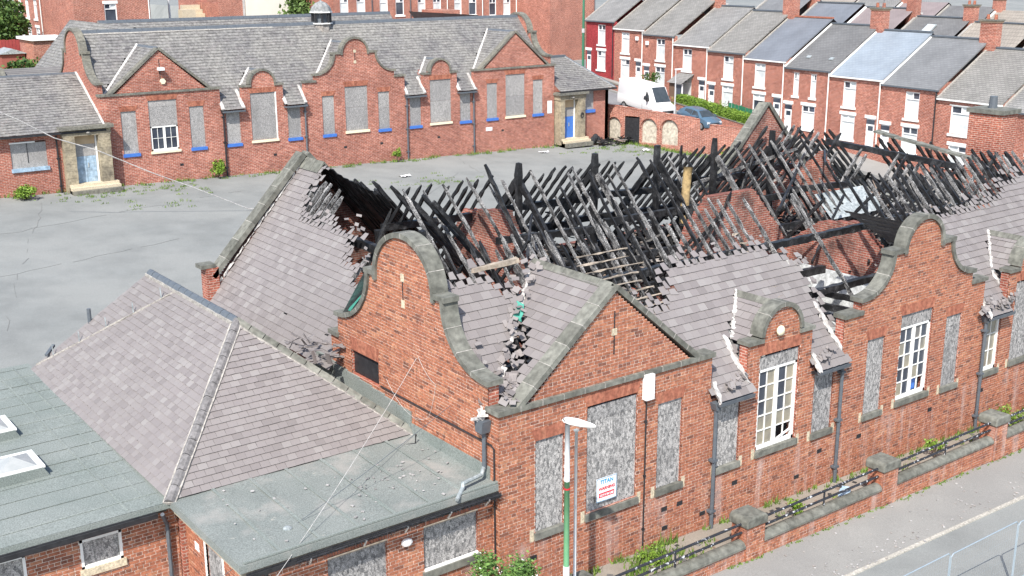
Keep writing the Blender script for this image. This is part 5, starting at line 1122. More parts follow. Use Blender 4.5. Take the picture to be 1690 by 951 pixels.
# garden walls, hedges and green netting in front of the terrace
def leaf_cloud(mb, n, pick, s=(.08, .16), bias=None):
    for _ in range(n):
        p = pick(); q = nrm(A(R.gauss(0, 1), R.gauss(0, 1), R.gauss(.4, 1))); a = nrm(np.cross(q, A(R.random(), R.random(), .3))); b = np.cross(q, a); e = R.uniform(*s)
        mb.add([p-a*e*.6, p-b*e*.35, p+a*e*.6, p+b*e*.35], [(0, 1, 2, 3)], min(1, max(0, R.gauss(.5, .25))))
    return mb
def hedge(y0, y1, d0, d1, hgt, label):
    t = thing('clipped_hedge', (tx((y0+y1)/2, -d0), (y0+y1)/2, rz_((y0+y1)/2)), label, 'hedge', 'garden hedges in front of the terrace'); core = MB()
    def pk():
        y = R.uniform(y0, y1); f = R.random(); dd = R.uniform(d0, d1); top = rz_(y)+.7+hgt
        if f < .45: return A(tx(y, -dd), y, top+R.uniform(-.06, .08))
        if f < .85: return A(tx(y, -d1)+R.uniform(-.06, .06), y, R.uniform(rz_(y)+.7, top))
        return A(tx(y1 if R.random() < .5 else y0, -dd), y1 if R.random() < .5 else y0, R.uniform(rz_(y)+.7, top))
    leaf_cloud(MB(), 2600, pk, (.08, .15)).build('foliage', hedge_m, t)
    zc = rz_((y0+y1)/2)+.7
    core.add([(tx(y0, -d1+.08), y0, rz_(y0)+.2), (tx(y0, -d0), y0, rz_(y0)+.2), (tx(y1, -d0), y1, rz_(y1)+.2), (tx(y1, -d1+.08), y1, rz_(y1)+.2), (tx(y0, -d1+.08), y0, rz_(y0)+.64+hgt), (tx(y0, -d0), y0, rz_(y0)+.64+hgt), (tx(y1, -d0), y1, rz_(y1)+.64+hgt), (tx(y1, -d1+.08), y1, rz_(y1)+.64+hgt)], [(4, 5, 6, 7), (0, 1, 5, 4), (1, 2, 6, 5), (2, 3, 7, 6), (3, 0, 4, 7)])
    core.build('inner_growth', leaf_m, t)
hedge(50.2, 45.0, 1.4, 2.4, .65, 'bright green clipped hedge before the porch house, upper of the two'); hedge(44.6, 40.3, 1.4, 2.5, .65, 'bright green clipped hedge above a low brick wall, lower of the two')
for y0, y1, lb in ((50.4, 44.9, 'low brick garden wall under the upper hedge'), (44.7, 40.0, 'low brick garden wall under the lower hedge'), (68, 55, 'low brick garden wall at top of the street')):
    g = thing('garden_wall', (tx((y0+y1)/2, -2.5), (y0+y1)/2, rz_((y0+y1)/2)), lb, 'wall', 'garden walls of the terrace'); mb = MB()
    mb.add([(tx(y, d), y, rz_(y)+z) for z in (-.2, .7) for (y, d) in ((y0, -2.6), (y0, -2.35), (y1, -2.35), (y1, -2.6))], [(4, 5, 6, 7), (0, 1, 5, 4), (1, 2, 6, 5), (2, 3, 7, 6), (3, 0, 4, 7)]); mb.build('brickwork', brick_house, g)
    MB().beam((tx(y0, -2.48), y0, rz_(y0)+.72), (tx(y1, -2.48), y1, rz_(y1)+.72), .32, .06).build('coping', stone_f, g)
t = thing('green_mesh_fence', (tx(42, -1.3), 42, rz_(42)+.7), 'dark green netting fence behind the lower hedge', 'fence'); mb = MB()
for k in range(12): y = 44.6-k*.42; mb.beam((tx(y, -1.25+.04*(k % 2)), y, rz_(y)+.6), (tx(y-.42, -1.25+.04*((k+1) % 2)), y-.42, rz_(y-.42)+.6), .02, 0.01); mb.add([(tx(y, -1.25), y, rz_(y)+.6), (tx(y-.42, -1.28), y-.42, rz_(y-.42)+.6), (tx(y-.42, -1.28), y-.42, rz_(y-.42)+1.75+R.uniform(-.05, .05)), (tx(y, -1.25), y, rz_(y)+1.75+R.uniform(-.05, .05))], [(0, 1, 2, 3)])
mb.build('netting', M('green_netting', [(.02, .16, .08), (.04, .22, .12)], None, 5, fine=20), t)
for k in range(4): y = 44.6-k*1.6; MB().beam((tx(y, -1.22), y, rz_(y)), (tx(y, -1.22), y, rz_(y)+1.85), .07, .07).build('post', bark_m, t)
# street behind: roofs over the terrace ridge
back = [(64, 6.2, 5), (57.5, 6.2, 2), (51, 6, 7), (44.8, 6.2, 3), (38.4, 6.4, 6), (31.8, 6.2, 0)]
bl = ['plain grey roof at the top centre', 'dark blue roof beside white parapet', 'plum tiled roof with pale verge', 'charcoal roof with one skylight', 'brown ribbed tile roof', 'grey lichen roof at right edge']
for i, (y, w_, rc) in enumerate(back):
    P = A(tx(y)+19.5, y, 0); Fk = Fr(P, tex, tey, Z); ez = 10.9-.075*(64-y)-.2*(i % 2); hh = thing('back_street_house', tuple(P+A(0, 0, ez-5)), 'house of the street behind the terrace with '+bl[i], 'house', 'houses of the street behind')
    MB().box(Fk, 0, w_-.02, -8, 0, ez-6, ez).build('wall', brick_house, hh); r2 = MB(); r2.add([Fk(0, .2, ez), Fk(w_, .2, ez), Fk(w_, -4, ez+2.7), Fk(0, -4, ez+2.7), Fk(0, -8.2, ez), Fk(w_, -8.2, ez)], [(0, 1, 2, 3), (3, 2, 5, 4)]); ro = r2.build('roof', rt[rc], hh)
    MB().beam(Fk(.05, .2, ez+.06), Fk(.05, -4, ez+2.76), .25, .1).build('verge', bed_m if i != 2 else white_m, ro); MB().beam(Fk(0, -4, ez+2.74), Fk(w_, -4, ez+2.74), .3, .12).build('ridge', slatepaint, ro)
    if i in (0, 2, 3, 5): chimney(hh, Fk(w_-.2, -4, ez+2.7), 1.1, .7, 1.0)
    if i == 3: f = Fr(Fk(2.4, -1.9, ez+1.32+.1), tex, -tey*1+Z*.675); MB().box(f, 0, 1.0, 0, 1.1, 0, .1).build('skylight_frame', lead_m, ro); MB().box(f, .1, .9, .1, 1., .1, .12).build('skylight_pane', net_m, ro)
for i in range(9):
    y = 78-i*6.1; P = A(tx(y)+37, y, 0); Fk = Fr(P, tex, tey, Z); ez = 10.9-.05*(78-y); hh = thing('hillside_house', tuple(P+A(0, 0, ez-5)), 'house in the farthest roof row, %s from the left' % ('first', 'second', 'third', 'fourth', 'fifth', 'sixth', 'seventh', 'eighth', 'ninth')[i], 'house', 'farthest roof row at the top right')
    MB().box(Fk, 0, 6.05, -8, 0, ez-6, ez).build('wall', brick_house, hh); r2 = MB(); r2.add([Fk(0, .2, ez), Fk(6.1, .2, ez), Fk(6.1, -4, ez+2.6), Fk(0, -4, ez+2.6), Fk(0, -8.2, ez), Fk(6.1, -8.2, ez)], [(0, 1, 2, 3), (3, 2, 5, 4)]); ro = r2.build('roof', rt[(0, 6, 1, 7, 3, 6, 0, 5, 1)[i]], hh); MB().beam(Fk(.05, .2, ez+.06), Fk(.05, -4, ez+2.66), .22, .1).build('verge', white_m if i % 2 else bed_m, ro)
    if i % 2: chimney(hh, Fk(.2, -4, ez+2.6), 1.1, .7, 1.0)
# ---------------------------------------------------------------- houses beyond the far school
def row_house(nm, P, ex, W_, dep, g, E, label, ops, mat=brick_house, roofm=None, rise=2.6, grp=None, door=None, gable=True):
    ex = nrm(ex); ey = A(ex[1], -ex[0], 0); f = Fr(P, ex, ey, Z); h = thing(nm, tuple(A(*P)+A(0, 0, g)), label, 'house', grp)
    holes_wall(h, f, 0, W_-.01, g, E, ops, mat)
    for o in ops: pvc_window(h, f, *o, curtain=R.random() < .6)
    MB().box(f, 0, W_-.01, -dep, -.32, g, E).build('body', mat, h)
    if rise: r2 = MB(); r2.add([f(-.1, .2, E), f(W_+.1, .2, E), f(W_+.1, -dep/2, E+rise), f(-.1, -dep/2, E+rise), f(-.1, -dep-.2, E), f(W_+.1, -dep-.2, E)], [(0, 1, 2, 3), (3, 2, 5, 4)]); r2.build('roof', roofm or rt[1], h); q = MB(); q.prism(Fr(f(0, 0, 0), -ey, ex, Z), [(0, E), (dep, E), (dep/2, E+rise-.05)], 0, .25); q.prism(Fr(f(W_-.26, 0, 0), -ey, ex, Z), [(0, E), (dep, E), (dep/2, E+rise-.05)], 0, .25); q.build('gable', mat, h)
    MB().box(f, 0, W_, .02, .16, E-.12, E).build('gutter', slatepaint, h); mb = MB(); mb.tube([f(W_-.15, .1, g), f(W_-.15, .1, E)], .05, 6); mb.build('downpipe', white_m if R.random() < .6 else slatepaint, h)
    return h, f
import itertools
xx = [41.0, 45.6, 50.2, 54.8, 59.4, 64.0]
ll = ['leftmost, half hidden by the tree', 'second from the tree', 'behind the far school ridge with yard wing', 'with paired upper windows', 'right of the yard wing', 'end house beside the tall blank gable']
for i in range(6):
    E = 14.2-.12*i; g = 5.
    row_house('far_terraced_house', (xx[i], 84-.0*i, 0), (1, 0, 0), 4.6, 8, g, E, 'brick terraced house beyond the far school, '+ll[i], [(.8, 1.75, E-2.3, E-.5), (2.7, 3.7, E-2.3, E-.5), (.8, 1.8, E-5., E-3.3), (2.9, 3.7, E-5.4, E-3.3)], grp='row of houses beyond the far school')
MB().box(WORLD, 51.4, 53.6, 80, 83.9, 4.5, 12.3).build('brick_yard_wing', brick_house, None, label='small flat brick yard wing before the far row', category='outbuilding')
row_house('corner_house', (63.9, 78, 0), (1, .0, 0), 6.4, 9, 4, 17.5, 'tall house showing a blank brick gable behind the green column', [(1.2, 2.2, 14, 15.7)][:0], grp=None)
row_house('corner_house', (14.35, 80, 0), (1, .0, 0), 6.6, 9, 3.5, 17.5, 'big brick house with one white window behind the far school, upper left', [(2.6, 3.65, 12.1, 13.75)])
hb, f_ = row_house('side_street_house', (14.7, 99.5, 0), (-.03, -1, 0), 10.2, 8, 3, 17.5, 'brick house side with white bay windows beside the dark tree, upper left', [(1.5, 2.9, 9.6, 11.4), (4.2, 5.6, 9.6, 11.4), (7.2, 8.6, 9.6, 11.4), (1.5, 2.7, 12.2, 13.9), (4.2, 5.4, 12.2, 13.9), (7.2, 8.4, 12.2, 13.9)])
t = thing('brick_garage', (10.8, 77, 5), 'small brick outbuilding with white fascia before the side street house', 'outbuilding'); MB().box(WORLD, 9.5, 12.2, 75, 79, 4, 11.2).build('wall', brick_house, t); MB().box(WORLD, 9.3, 12.4, 74.8, 79.2, 11.2, 11.4).build('fascia', white_m, t)
t = thing('red_fence', (7, 81, 7.5), 'red painted board fence at the upper left edge', 'fence')
for k in range(40): MB().box(WORLD, 1.6+k*.27, 1.6+k*.27+.25, 81, 81.06, 7.5, 11.0+.02*(k % 3)).build('board', M('red_fence_paint', [(.3, .05, .05), (.36, .07, .06)]) if k == 0 else bpy.data.materials['red_fence_paint'], t)
sh = thing('garden_shed', (8, 78, 8), 'small grey garden shed roof before the red fence', 'shed'); MB().box(WORLD, 7.6, 9.4, 77.5, 79.5, 8, 10.1).build('walls', M('shed_boards', [(.3, .1, .08)]), sh); q = MB(); q.prism(Fr((7.4, 77.3, 10.1), (1, 0, 0), (0, 1, 0), Z), [(0, 0), (2.2, 0), (1.1, .4)], 0, 2.9); q.build('roof', lead_m, sh)
lw = MB(); lw.add([(-12, 66, 7.6), (13, 66, 7.6), (13, 81, 9.4), (-12, 81, 9.4)], [(0, 1, 2, 3)]); lw.build('lawn', M('lawn', [(.07, .13, .03), (.12, .18, .05)], None, 2, fine=20), None, kind='structure')
rd = MB(); rd.add([(22, 80, 8.6), (24.6, 80, 8.6), (34.5, 140, 13.6), (31, 140, 13.6)], [(0, 1, 2, 3)]); rd.build('side_road', pave_m, None, kind='structure')
t = thing('cream_rendered_house', (38, 98, 6), 'pale cream rendered house end wall behind the far school ridge', 'house'); MB().box(WORLD, 37.15, 42.5, 96, 104, 5, 17.5).build('wall', M('cream_render_house', [(.72, .68, .6), (.76, .72, .65)], None, 1), t); MB().box(WORLD, 37.1, 42.7, 95.8, 104.2, 17.5, 17.8).build('roof', rt[1], t)
t = thing('brick_gable_house', (33, 97, 6), 'bright brick gable house left of the cream rendered wall', 'house'); MB().box(WORLD, 32.9, 37.05, 96.2, 104, 5, 17.5).build('wall', brick_house, t); MB().box(WORLD, 36.85, 37.08, 96.1, 96.19, 5, 17.5).build('quoin', mort_w, t); MB().box(WORLD, 32.7, 37.05, 96., 104.2, 17.5, 17.8).build('roof', rt[1], t)
t = thing('garden_steps', (28.6, 96, 7), 'stone steps and brick side walls climbing beside the side road', 'steps')
for k in range(7): MB().box(WORLD, 30.4, 32.3, 93+k*.6, 93.62+k*.6, 5, 10.4+k*.42).build('step', cream_m, t)
MB().box(WORLD, 32.35, 32.7, 92, 98, 5, 13.2).build('side_wall', brick_house, t); MB().box(WORLD, 28.9, 30.3, 93, 94, 5, 12.6).build('side_wall', cream_m, t)
t = thing('telegraph_pole', (25.7, 88, 6), 'grey pole beside the side road beyond the far school', 'pole'); mb = MB(); mb.tube([(25.7, 88, 6), (25.7, 88, 16)], [.13, .1], 8); mb.build('shaft', galv, t); MB().beam((25.3, 88, 15.2), (26.1, 88, 15.2), .08, .08).build('crossarm', galv, t)
t = thing('green_column', (60.6, 68.5, 4), 'tall green lamp column standing behind the right annexe roof', 'street lamp'); mb = MB(); mb.tube([(60.6, 68.5, 4), (60.6, 68.5, 10.4), (60.6, 68.5, 17)], [.14, .13, .1], 10); mb.build('shaft', M('green_column_paint', [(.05, .18, .11)]), t); mb = MB(); mb.tube([(60.6, 68.5, 10.2), (60.6, 68.5, 10.6)], .17, 10); mb.build('collar', galv, t)
t = thing('slim_lamp_post', (52.3, 47.6, 4), 'slim grey lamp post standing before the white van', 'street lamp'); mb = MB(); mb.tube([(52.0, 46.6, 3.6), (52.0, 46.6, 6.0), (52.0, 46.6, 8.5)], [.06, .055, .045], 8); mb.build('shaft', galv, t); MB().box(WORLD, 51.95, 52.7, 46.52, 46.68, 8.45, 8.56).build('lantern', upvc, t)
t = thing('edge_lamp_post', (4.2, 66, 4), 'dark street lamp post with pale head at the left edge', 'street lamp'); mb = MB(); mb.tube([(4.2, 66, 4), (4.2, 66, 12.0)], [.1, .07], 8); mb.build('shaft', black_m, t); MB().box(WORLD, 3.95, 4.45, 65.8, 66.2, 10.9, 12.1).build('lantern', upvc, t)
# ---------------------------------------------------------------- vehicles
tyre_m = M('tyre', [(.02, .02, .02)]); rim_m = M('rim', [(.4, .4, .41)], None, 4, rough=.35, metal=.6)
cargl = M('car_glass', [(.035, .045, .05), (.06, .07, .08)], None, 2, fn=glassfn, spec=.7); headl = M('headlamp', [(.6, .62, .63)], rough=.15)
def vehicle(name, P, hd, slope, secs, paint, label, cat, wheels, glassdef, wr):
    d = nrm(A(math.cos(hd), math.sin(hd), slope)); side = nrm(np.cross(Z, d)); up = np.cross(d, side); f = Fr(P, d, side, up)
    t = thing(name, tuple(P), label, cat); b = MB(); vs = []; n = 12
    for (x, hw, z0, zs, z1, tw) in secs:      # half width, bottom, shoulder, roof, top half width
        ring = [(-hw*.92, z0), (-hw, z0+.18), (-hw, zs-.05), (-hw*.985, zs+.04), (-tw-.04, z1-.12), (-tw*.82, z1), (tw*.82, z1), (tw+.04, z1-.12), (hw*.985, zs+.04), (hw, zs-.05), (hw, z0+.18), (hw*.92, z0)]
        vs += [f(x, y, z) for y, z in ring]
    m = len(secs); b.add(vs, [(i*n+k, i*n+(k+1) % n, (i+1)*n+(k+1) % n, (i+1)*n+k) for i in range(m-1) for k in range(n)]+[tuple(range(n)), tuple(range(m*n-1, (m-1)*n-1, -1))])
    bo = b.build('body', paint, t, True); md = bo.modifiers.new('edge', 'EDGE_SPLIT'); md.split_angle = math.radians(38)
    for nm, quads in glassdef.items():
        for q in quads: g = MB(); g.add([f(*p) for p in q], [tuple(range(len(q)))]); g.build(nm, cargl, t)
    for x in wheels:
        for s in (-1, 1):
            hwid = secs[1][1]; wo = MB(); wo.tube([f(x, s*(hwid-.2), wr), f(x, s*(hwid+.012), wr)], wr, 16); w_ = wo.build('wheel', tyre_m, t); r = MB(); r.tube([f(x, s*(hwid), wr), f(x, s*(hwid+.02), wr)], wr*.62, 12); r.build('rim', rim_m, w_)
    return t, f
whp = M('white_car_paint', [(.78, .78, .78)], None, 2, rough=.25, spec=.5); blp = M('blue_grey_car_paint', [(.075, .13, .19)], None, 2, rough=.25, spec=.6)
hd = math.atan2(-1, -.1)
vp = A(tx(50.5, -5.6), 50.5, rz_(50.5)+.02)
vs_ = [(-3.0, .9, .5, 1.2, 2.35, .8), (-2.9, .98, .42, 1.25, 2.5, .86), (.9, .98, .42, 1.25, 2.55, .86), (1.3, .98, .42, 1.25, 2.45, .82), (1.75, .98, .42, 1.22, 1.84, .8), (2.2, .96, .42, 1.1, 1.26, .84), (2.75, .9, .42, .95, 1.05, .78), (2.95, .8, .45, .8, .88, .66)]
v_, vf = vehicle('delivery_van', vp, hd, -.095, vs_, whp, 'white high roof panel van parked in the side street', 'van', (-1.9, 1.95), {'windscreen': [[(1.36, -.68, 2.42), (1.36, .68, 2.42), (2.2, .76, 1.33), (2.2, -.76, 1.33)]], 'side_window': [[(.75, s*.975, 1.33), (1.55, s*.96, 1.33), (1.4, s*.93, 1.75), (1.1, s*.91, 2.05), (.75, s*.91, 2.05)] for s in (-1, 1)]}, .34)
for s in (-1, 1): MB().box(vf, 2.55, 2.9, s*.74-.13, s*.74+.13, .8, 1.02).build('headlight', headl, v_); MB().box(vf, 1.35, 1.5, s*1.1-.1, s*1.1+.1, 1.3, 1.62).build('mirror', black_m, v_)
MB().box(vf, 2.9, 2.99, -.55, .55, .52, .72).build('grille', black_m, v_); MB().box(vf, .62, .64, -.99, -.975, .5, 2.1).build('door_seam', slatepaint, v_)
cp_ = A(tx(44.7, -4.6), 44.7, rz_(44.7)+.02)
cs = [(-2.0, .74, .35, .75, .95, .6), (-1.85, .82, .28, .85, 1.15, .6), (-1.2, .84, .25, .9, 1.42, .58), (-.2, .84, .25, .9, 1.46, .58), (.45, .84, .25, .92, 1.38, .56), (1.15, .83, .25, .9, 1.0, .68), (1.75, .8, .27, .78, .88, .66), (2.0, .7, .32, .62, .7, .56)]
c_, cf = vehicle('parked_car', cp_, hd, -.095, cs, blp, 'blue grey hatchback parked behind the yard wall in front of the van', 'car', (-1.25, 1.3), {'windscreen': [[(.5, -.5, 1.39), (.5, .5, 1.39), (1.16, .66, 1.02), (1.16, -.66, 1.02)]], 'side_window': [[(-1.1, s*.81, .95), (-.1, s*.815, .96), (-.1, s*.625, 1.37), (-1.0, s*.625, 1.33)] for s in (-1, 1)]+[[(-.03, s*.815, .96), (.9, s*.8, .97), (.45, s*.62, 1.3), (-.03, s*.625, 1.37)] for s in (-1, 1)]}, .3)
for s in (-1, 1): MB().box(cf, 1.72, 1.98, s*.6-.14, s*.6+.14, .58, .74).build('headlight', headl, c_); MB().box(cf, .75, .87, s*.93-.09, s*.93+.09, .95, 1.08).build('mirror', blp, c_)
MB().box(cf, 2.0, 2.015, -.25, .25, .42, .54).build('number_plate', upvc, c_); MB().box(cf, 1.97, 2.012, -.4, .4, .56, .64).build('grille', black_m, c_)
# ---------------------------------------------------------------- trees, bushes, weeds
def tree(name, P, hgt, rad, n, label, cat='tree', th=None, mat=None, sz=(.18, .36), grp=None):
    P = A(*P); t = thing(name, tuple(P), label, cat, grp); th = th or hgt*.35; tr = MB(); tr.tube([P-Z*.3, P+A(.1, 0, th*.5), P+A(.05, .1, th)], [.045*hgt*.6, .03*hgt*.6, .02*hgt*.6], 8); tr.build('trunk', bark_m, t)
    lobes = []
    for k in range(14):
        a = R.uniform(0, 6.28); e = R.uniform(-.3, 1); r = rad*R.uniform(.35, .75); lobes.append((P+Z*(th+(hgt-th)*.45)+A(math.cos(a)*r*.8, math.sin(a)*r*.8, e*(hgt-th)*.38), rad*R.uniform(.3, .5)))
        if k < 7: b = MB(); b.tube([P+Z*th*.9, (P+Z*th+lobes[-1][0])/2, lobes[-1][0]], [.05, .035, .015], 5); b.build('limb', bark_m, t)
    def pk():
        c, r = R.choice(lobes); v = nrm(A(R.gauss(0, 1), R.gauss(0, 1), R.gauss(.1, 1))); return c+v*r*R.uniform(.55, 1.08)
    leaf_cloud(MB(), n, pk, sz).build('crown', mat or leaf_m, t); return t
pale_leaf = M('pale_leaves', [(.06, .11, .03), (.11, .18, .05), (.17, .25, .08)], 'attr', 2, rough=.6)
tree('garden_tree', (10.9, 88, 5), 9.6, 2.7, 5200, 'dense dark green tree at the upper left edge', sz=(.2, .4))
tree('street_tree', (42.2, 90, 5.5), 9.6, 4.6, 5600, 'loose pale green tree behind the cupola', mat=pale_leaf, sz=(.25, .5)); tree('street_tree', (45.8, 89, 5.5), 10.2, 4.8, 5200, 'pale green tree right of the cupola, before the far row', mat=pale_leaf, sz=(.25, .5))
tree('yard_shrub', (56.6, 82, 5), 6.4, .9, 500, 'narrow yellow green shrub beside the yard wing beyond the far school', 'shrub', 1.5, hedge_m); tree('yard_shrub', (42.6, 74.5, 6), 5.2, 1.1, 400, 'small yellow green shrub at the right end of the far rear ridge', 'shrub', 1.5, hedge_m)
tree('front_garden_shrub', (tx(54.5, -1.8), 54.5, rz_(54.5)), 2.6, .9, 700, 'olive shrub behind the white van roof', 'shrub', .6, sz=(.1, .2)); tree('left_garden_shrub', (8.0, 72, 7.8), 2.0, 2.0, 900, 'olive scrub below the red fence at upper left', 'shrub', .5)
def bush(name, P, r, h, n, label, mat=None, flowers=0, sz=(.05, .11)):
    P = A(*P); t = thing(name, tuple(P), label, 'bush'); lob = [(P+A(R.uniform(-r, r)*.7, R.uniform(-r, r)*.6, h*R.uniform(.35, .85)), r*R.uniform(.3, .55)) for _ in range(11)]; st = MB()
    for c, q in lob: st.tube([P, (P+c)/2+A(.05, 0, .1), c], [.02, .015, .006], 4)
    st.build('stems', bark_m, t)
    def pk(): c, q = R.choice(lob); return c+nrm(A(R.gauss(0, 1), R.gauss(0, 1), R.gauss(.2, 1)))*q*R.uniform(.3, 1.1)
    leaf_cloud(MB(), n, pk, sz).build('foliage', mat or hedge_m, t)
    if flowers:
        fl = MB()
        for _ in range(flowers): c = pk()+Z*.05; leaf_cloud(fl, 4, lambda: c+A(R.gauss(0, .03), R.gauss(0, .03), R.gauss(0, .015)), (.035, .06))
        fl.build('flowers', white_m, t)
bush('elder_bush', (-.5, -1.0, .3), .9, 2.0, 3400, 'leafy green bush with white flowers at the school corner, bottom centre', M('elder_leaves', [(.06, .12, .03), (.1, .19, .045), (.16, .27, .07)], 'attr', 2), 60)
bush('self_sown_bush', (5.0, -.7, .1), .5, .3, 300, 'bright green clump against the wall behind the first railing')
bush('self_sown_bush', (18.6, -.9, -.2), .35, .65, 220, 'tall yellowish weed behind the railing between second and third piers'); bush('self_sown_bush', (16.2, -.5, -.2), .4, .4, 220, 'green weed clump growing at the wall foot below the curved gable')
bush('self_sown_bush', (23.0, -1.0, -.3), .9, .8, 900, 'leafy green shrub behind the rightmost railing'); bush('self_sown_bush', (10.6, -1.3, 0), .3, .5, 500, 'small green weed behind the middle railing')
bush('yard_bush', (1.4, 50.1, 3.3), .7, .9, 900, 'green bush at the foot of the left annexe', None, 0, (.08, .16)); bush('yard_bush', (14.0, 50.9, 3.2), .6, 1.1, 700, 'green bush around the first downpipe of the far school', None, 0, (.08, .16)); bush('yard_bush', (27.7, 50.6, 3.0), .4, .9, 400, 'small weed tuft beside a far school downpipe', None, 0, (.08, .15))
bush('yard_bush', (52.2, 40.3, 1.7), .9, .9, 900, 'green bush at the foot of the low yard wall', None, 0, (.1, .18))
def tufts(mb, P, n, r, h):
    for _ in range(n):
        p = A(P[0]+R.gauss(0, r), P[1]+R.gauss(0, r*.6), P[2]); d = A(R.gauss(0, .3), R.gauss(0, .3), 1)*h*R.uniform(.4, 1.2); s_ = A(R.gauss(0, 1), R.gauss(0, 1), 0); s_ = nrm(s_)*.02*(1+h*2); mb.add([p-s_, p+s_, p+d], [(0, 1, 2)], R.random())
wd = MB()
for x in np.arange(-2, 50, .22):
    if R.random() < .55: y = 51.15-abs(R.gauss(0, .35)); tufts(wd, (x, y, ground(x, y)), R.randint(8, 26), .16, R.uniform(.1, .35))
for _ in range(60): x, y = R.uniform(3, 12), 50.2-abs(R.gauss(0, 1.4)); tufts(wd, (x, y, ground(x, y)), 14, .15, .12)
for cx, cy, n in ((20, 45.5, 18), (27, 44.2, 22), (46.5, 48.6, 30), (49, 46.5, 25), (8.5, 46, 12)):
    for _ in range(n): x, y = cx+R.gauss(0, 1.6), cy+R.gauss(0, .7); tufts(wd, (x, y, ground(x, y)), 16, .2, .12)
for u in np.arange(0, 13, .25): p = FY(u, .25+abs(R.gauss(0, .2)), 0); tufts(wd, (p[0], p[1], ground(p[0], p[1])), 18, .18, .3)
wd.build('yard_weeds', grassg, None, kind='stuff', label='patches of weeds along the far wall and in the yard', category='weeds')
wd = MB()
for x in np.arange(-2, 28, .12):
    if R.random() < .5: tufts(wd, (x, -2.26-abs(R.gauss(0, .05)), ground(x, 0)), R.randint(3, 12), .05, .09)
    if R.random() < .35: tufts(wd, (x, -.08-abs(R.gauss(0, .12)), ground(x, 0)+.03), R.randint(5, 16), .08, R.uniform(.1, .3))
    if 3.8 < x < 6.4: tufts(wd, (x, -.7+R.gauss(0, .3), ground(x, 0)+.03), 14, .14, R.uniform(.25, .5))
    if R.random() < .25: tufts(wd, (x, -R.uniform(.3, 1.8), ground(x, 0)+.03), 10, .12, R.uniform(.06, .2))
wd.build('street_weeds', grassg, None, kind='stuff', label='weeds along the street wall and in the planting bed', category='weeds')
gr = MB()
for _ in range(420): x = R.uniform(2, 26); y = -4.3+R.gauss(0, .35) if R.random() < .6 else R.uniform(-8, -2.4); z = ground(x, 0)+(.012 if y > -4.45 else (-.085 if y < -4.6 else .02)); s_ = R.uniform(.01, .045); gr.box(Fr((x, y, z), (math.cos(x*9), math.sin(x*9), 0), (-math.sin(x*9), math.cos(x*9), 0)), -s_, s_, -s_*.7, s_*.7, 0, s_*.5, R.choice((1., .98, 1.)))
for _ in range(260): x = R.uniform(3, 26); y = -R.uniform(.3, 1.8); s_ = R.uniform(.02, .09); gr.box(Fr((x, y, ground(x, 0)+.03), (math.cos(x*9), math.sin(x*9), 0), (-math.sin(x*9), math.cos(x*9), 0)), -s_, s_, -s_*.7, s_*.7, 0, s_*.4, R.choice((.84, .93, .93, .7)))
gr.build('gutter_grit', debris_m, None, kind='stuff', label='grit and small rubble along the kerb and planting bed', category='grit')
for (x, y), lb in (((21.3, 44.6), 'crumpled white sheet lying in the middle of the yard'), ((40.5, 49.4), 'pale sheet of litter near the right annexe'), ((49.0, 46.8), 'white plastic sheet under the blocked arches'), ((25.8, 46.4), 'small white scrap in the yard')):
    t = thing('litter_sheet', (x, y, ground(x, y)), lb, 'litter', 'litter in the yard'); m_ = MB(); n = 6; sz = .28
    vs = [(x+(i-3)*sz*.5+R.gauss(0, .05), y+(j-3)*sz*.35+R.gauss(0, .05), ground(x, y)+.03+abs(R.gauss(0, .06))) for j in range(n) for i in range(n)]; m_.add(vs, [(j*n+i, j*n+i+1, (j+1)*n+i+1, (j+1)*n+i) for j in range(n-1) for i in range(n-1)]); m_.build('sheet', upvc, t)
t = thing('rubbish_heap', (47.3, 50.2, 2.5), 'heap of black bags and rubble beside the right annexe steps', 'rubbish'); m_ = MB()
for k in range(3): ball(m_, (46.4+k*.25, 50.3, 2.8+.2*(k % 2)), .3, 8, 6, (1, .8, 1.1))
m_.build('bags', black_m, t); m_ = MB()
for _ in range(60): c = A(R.uniform(46.6, 50), R.uniform(49.4, 50.4), 2.55+R.random()*.25); d = nrm(A(R.gauss(0, 1), R.gauss(0, 1), R.gauss(0, .2))); m_.beam(c-d*.4, c+d*.4, .15, .04, Z, 1, .03, var=R.random())
m_.build('boards', debris_m, t, kind='stuff')
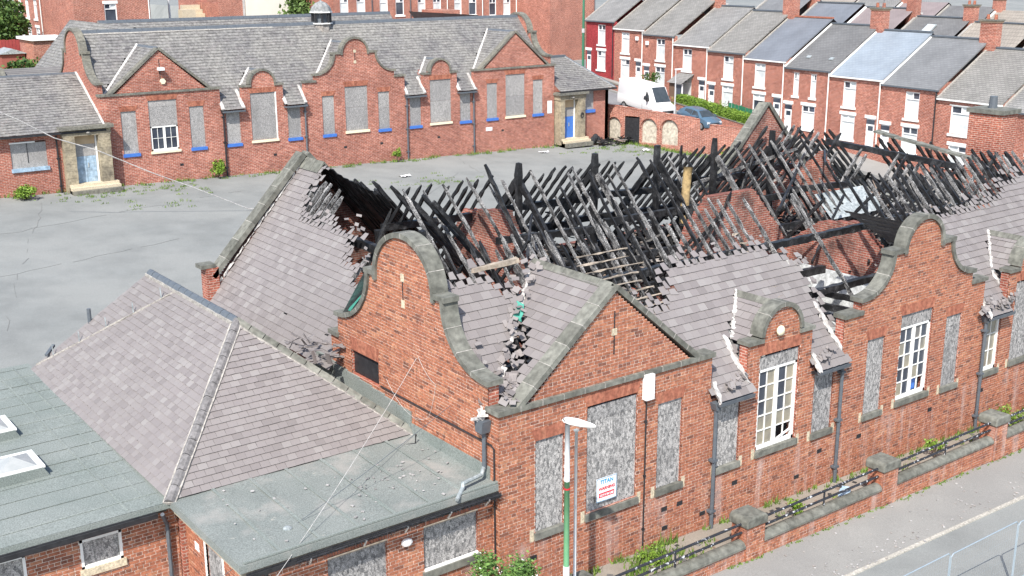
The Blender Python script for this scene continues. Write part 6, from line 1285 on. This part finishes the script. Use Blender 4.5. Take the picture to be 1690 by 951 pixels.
t = thing('blue_litter', (12.6, -1.6, .1), 'scrap of pale blue plastic caught behind the middle railing', 'litter'); m_ = MB(); m_.beam((12.4, -1.75, .25), (12.8, -1.5, .5), .3, .02, Z, 3, .08); m_.beam((12.7, -1.6, .3), (13.2, -1.6, .2), .2, .02, Z, 3, .06); m_.build('sheet', pale_blue, t)
mb = MB()     # tar seams and cracks across the yard
for p0, p1 in (((-14, 40), (14, 47)), ((-6, 27), (2, 49)), ((4, 24), (30, 46)), ((16, 36), (19, 50)), ((30, 40), (33, 50.5)), ((-12, 33), (6, 38)), ((36, 42), (48, 47))):
    a, b = A(*p0), A(*p1); n = 26; prev = None
    for k in range(n+1):
        q = a+(b-a)*k/n+A(R.gauss(0, .12), R.gauss(0, .12)); q3 = A(q[0], q[1], ground(*q)-.012)
        if prev is not None and R.random() < .8: mb.beam(prev, q3, R.uniform(.015, .035), .006)
        prev = q3
mb.build('yard_cracks', M('tar_seam', [(.165, .17, .165), (.2, .203, .195)]), None, kind='structure')
# ---------------------------------------------------------------- cables
def cable(name, pts, r, mat, label, sag=.0):
    pts = [A(*p) for p in pts]; out = []
    for a, b in zip(pts, pts[1:]): out += [a+(b-a)*t-Z*sag*4*t*(1-t) for t in np.linspace(0, 1, 9)[:-1]]
    out.append(pts[-1]); mb = MB(); mb.tube(out, r, 5); t = thing(name, tuple(pts[0]), label, 'cable'); mb.build('strand', mat, t)
cable('hanging_cable', [(-2.2, 42, 10.0), (-.54, 42, 9.1), (-.26, 42, 8.92), (1.2, 42, 7.98), (3.38, 42, 7.12), (6.31, 42, 5.56), (8.73, 42, 4.41), (12.02, 42, 2.75), (16, 41.5, 2.4)], .028, mort_w, 'pale cable sagging down across the left annexe into the yard')
cable('overhead_cable', [(-.05, 3.9, 6.1), (-7.0, -.6, 3.2), (-13, -4.4, .9)], .008, mort_w, 'thin pale cable running from the gable over the flat roof', .15)
cable('overhead_cable', [(-.05, 2.2, 5.2), (-7.5, .8, 3.1), (-13, -.6, 1.6)], .008, slatepaint, 'thin dark cable running from the gable to the lower left', .1)
cable('loose_wire', [(-.06, 5.6, 5.0), (-.08, 4.4, 4.3), (-.08, 3.3, 4.5), (-.06, 2.9, 5.6), (-.06, 3.8, 6.2)], .006, mort_w, 'loop of loose white wire on the gable wall', .12)
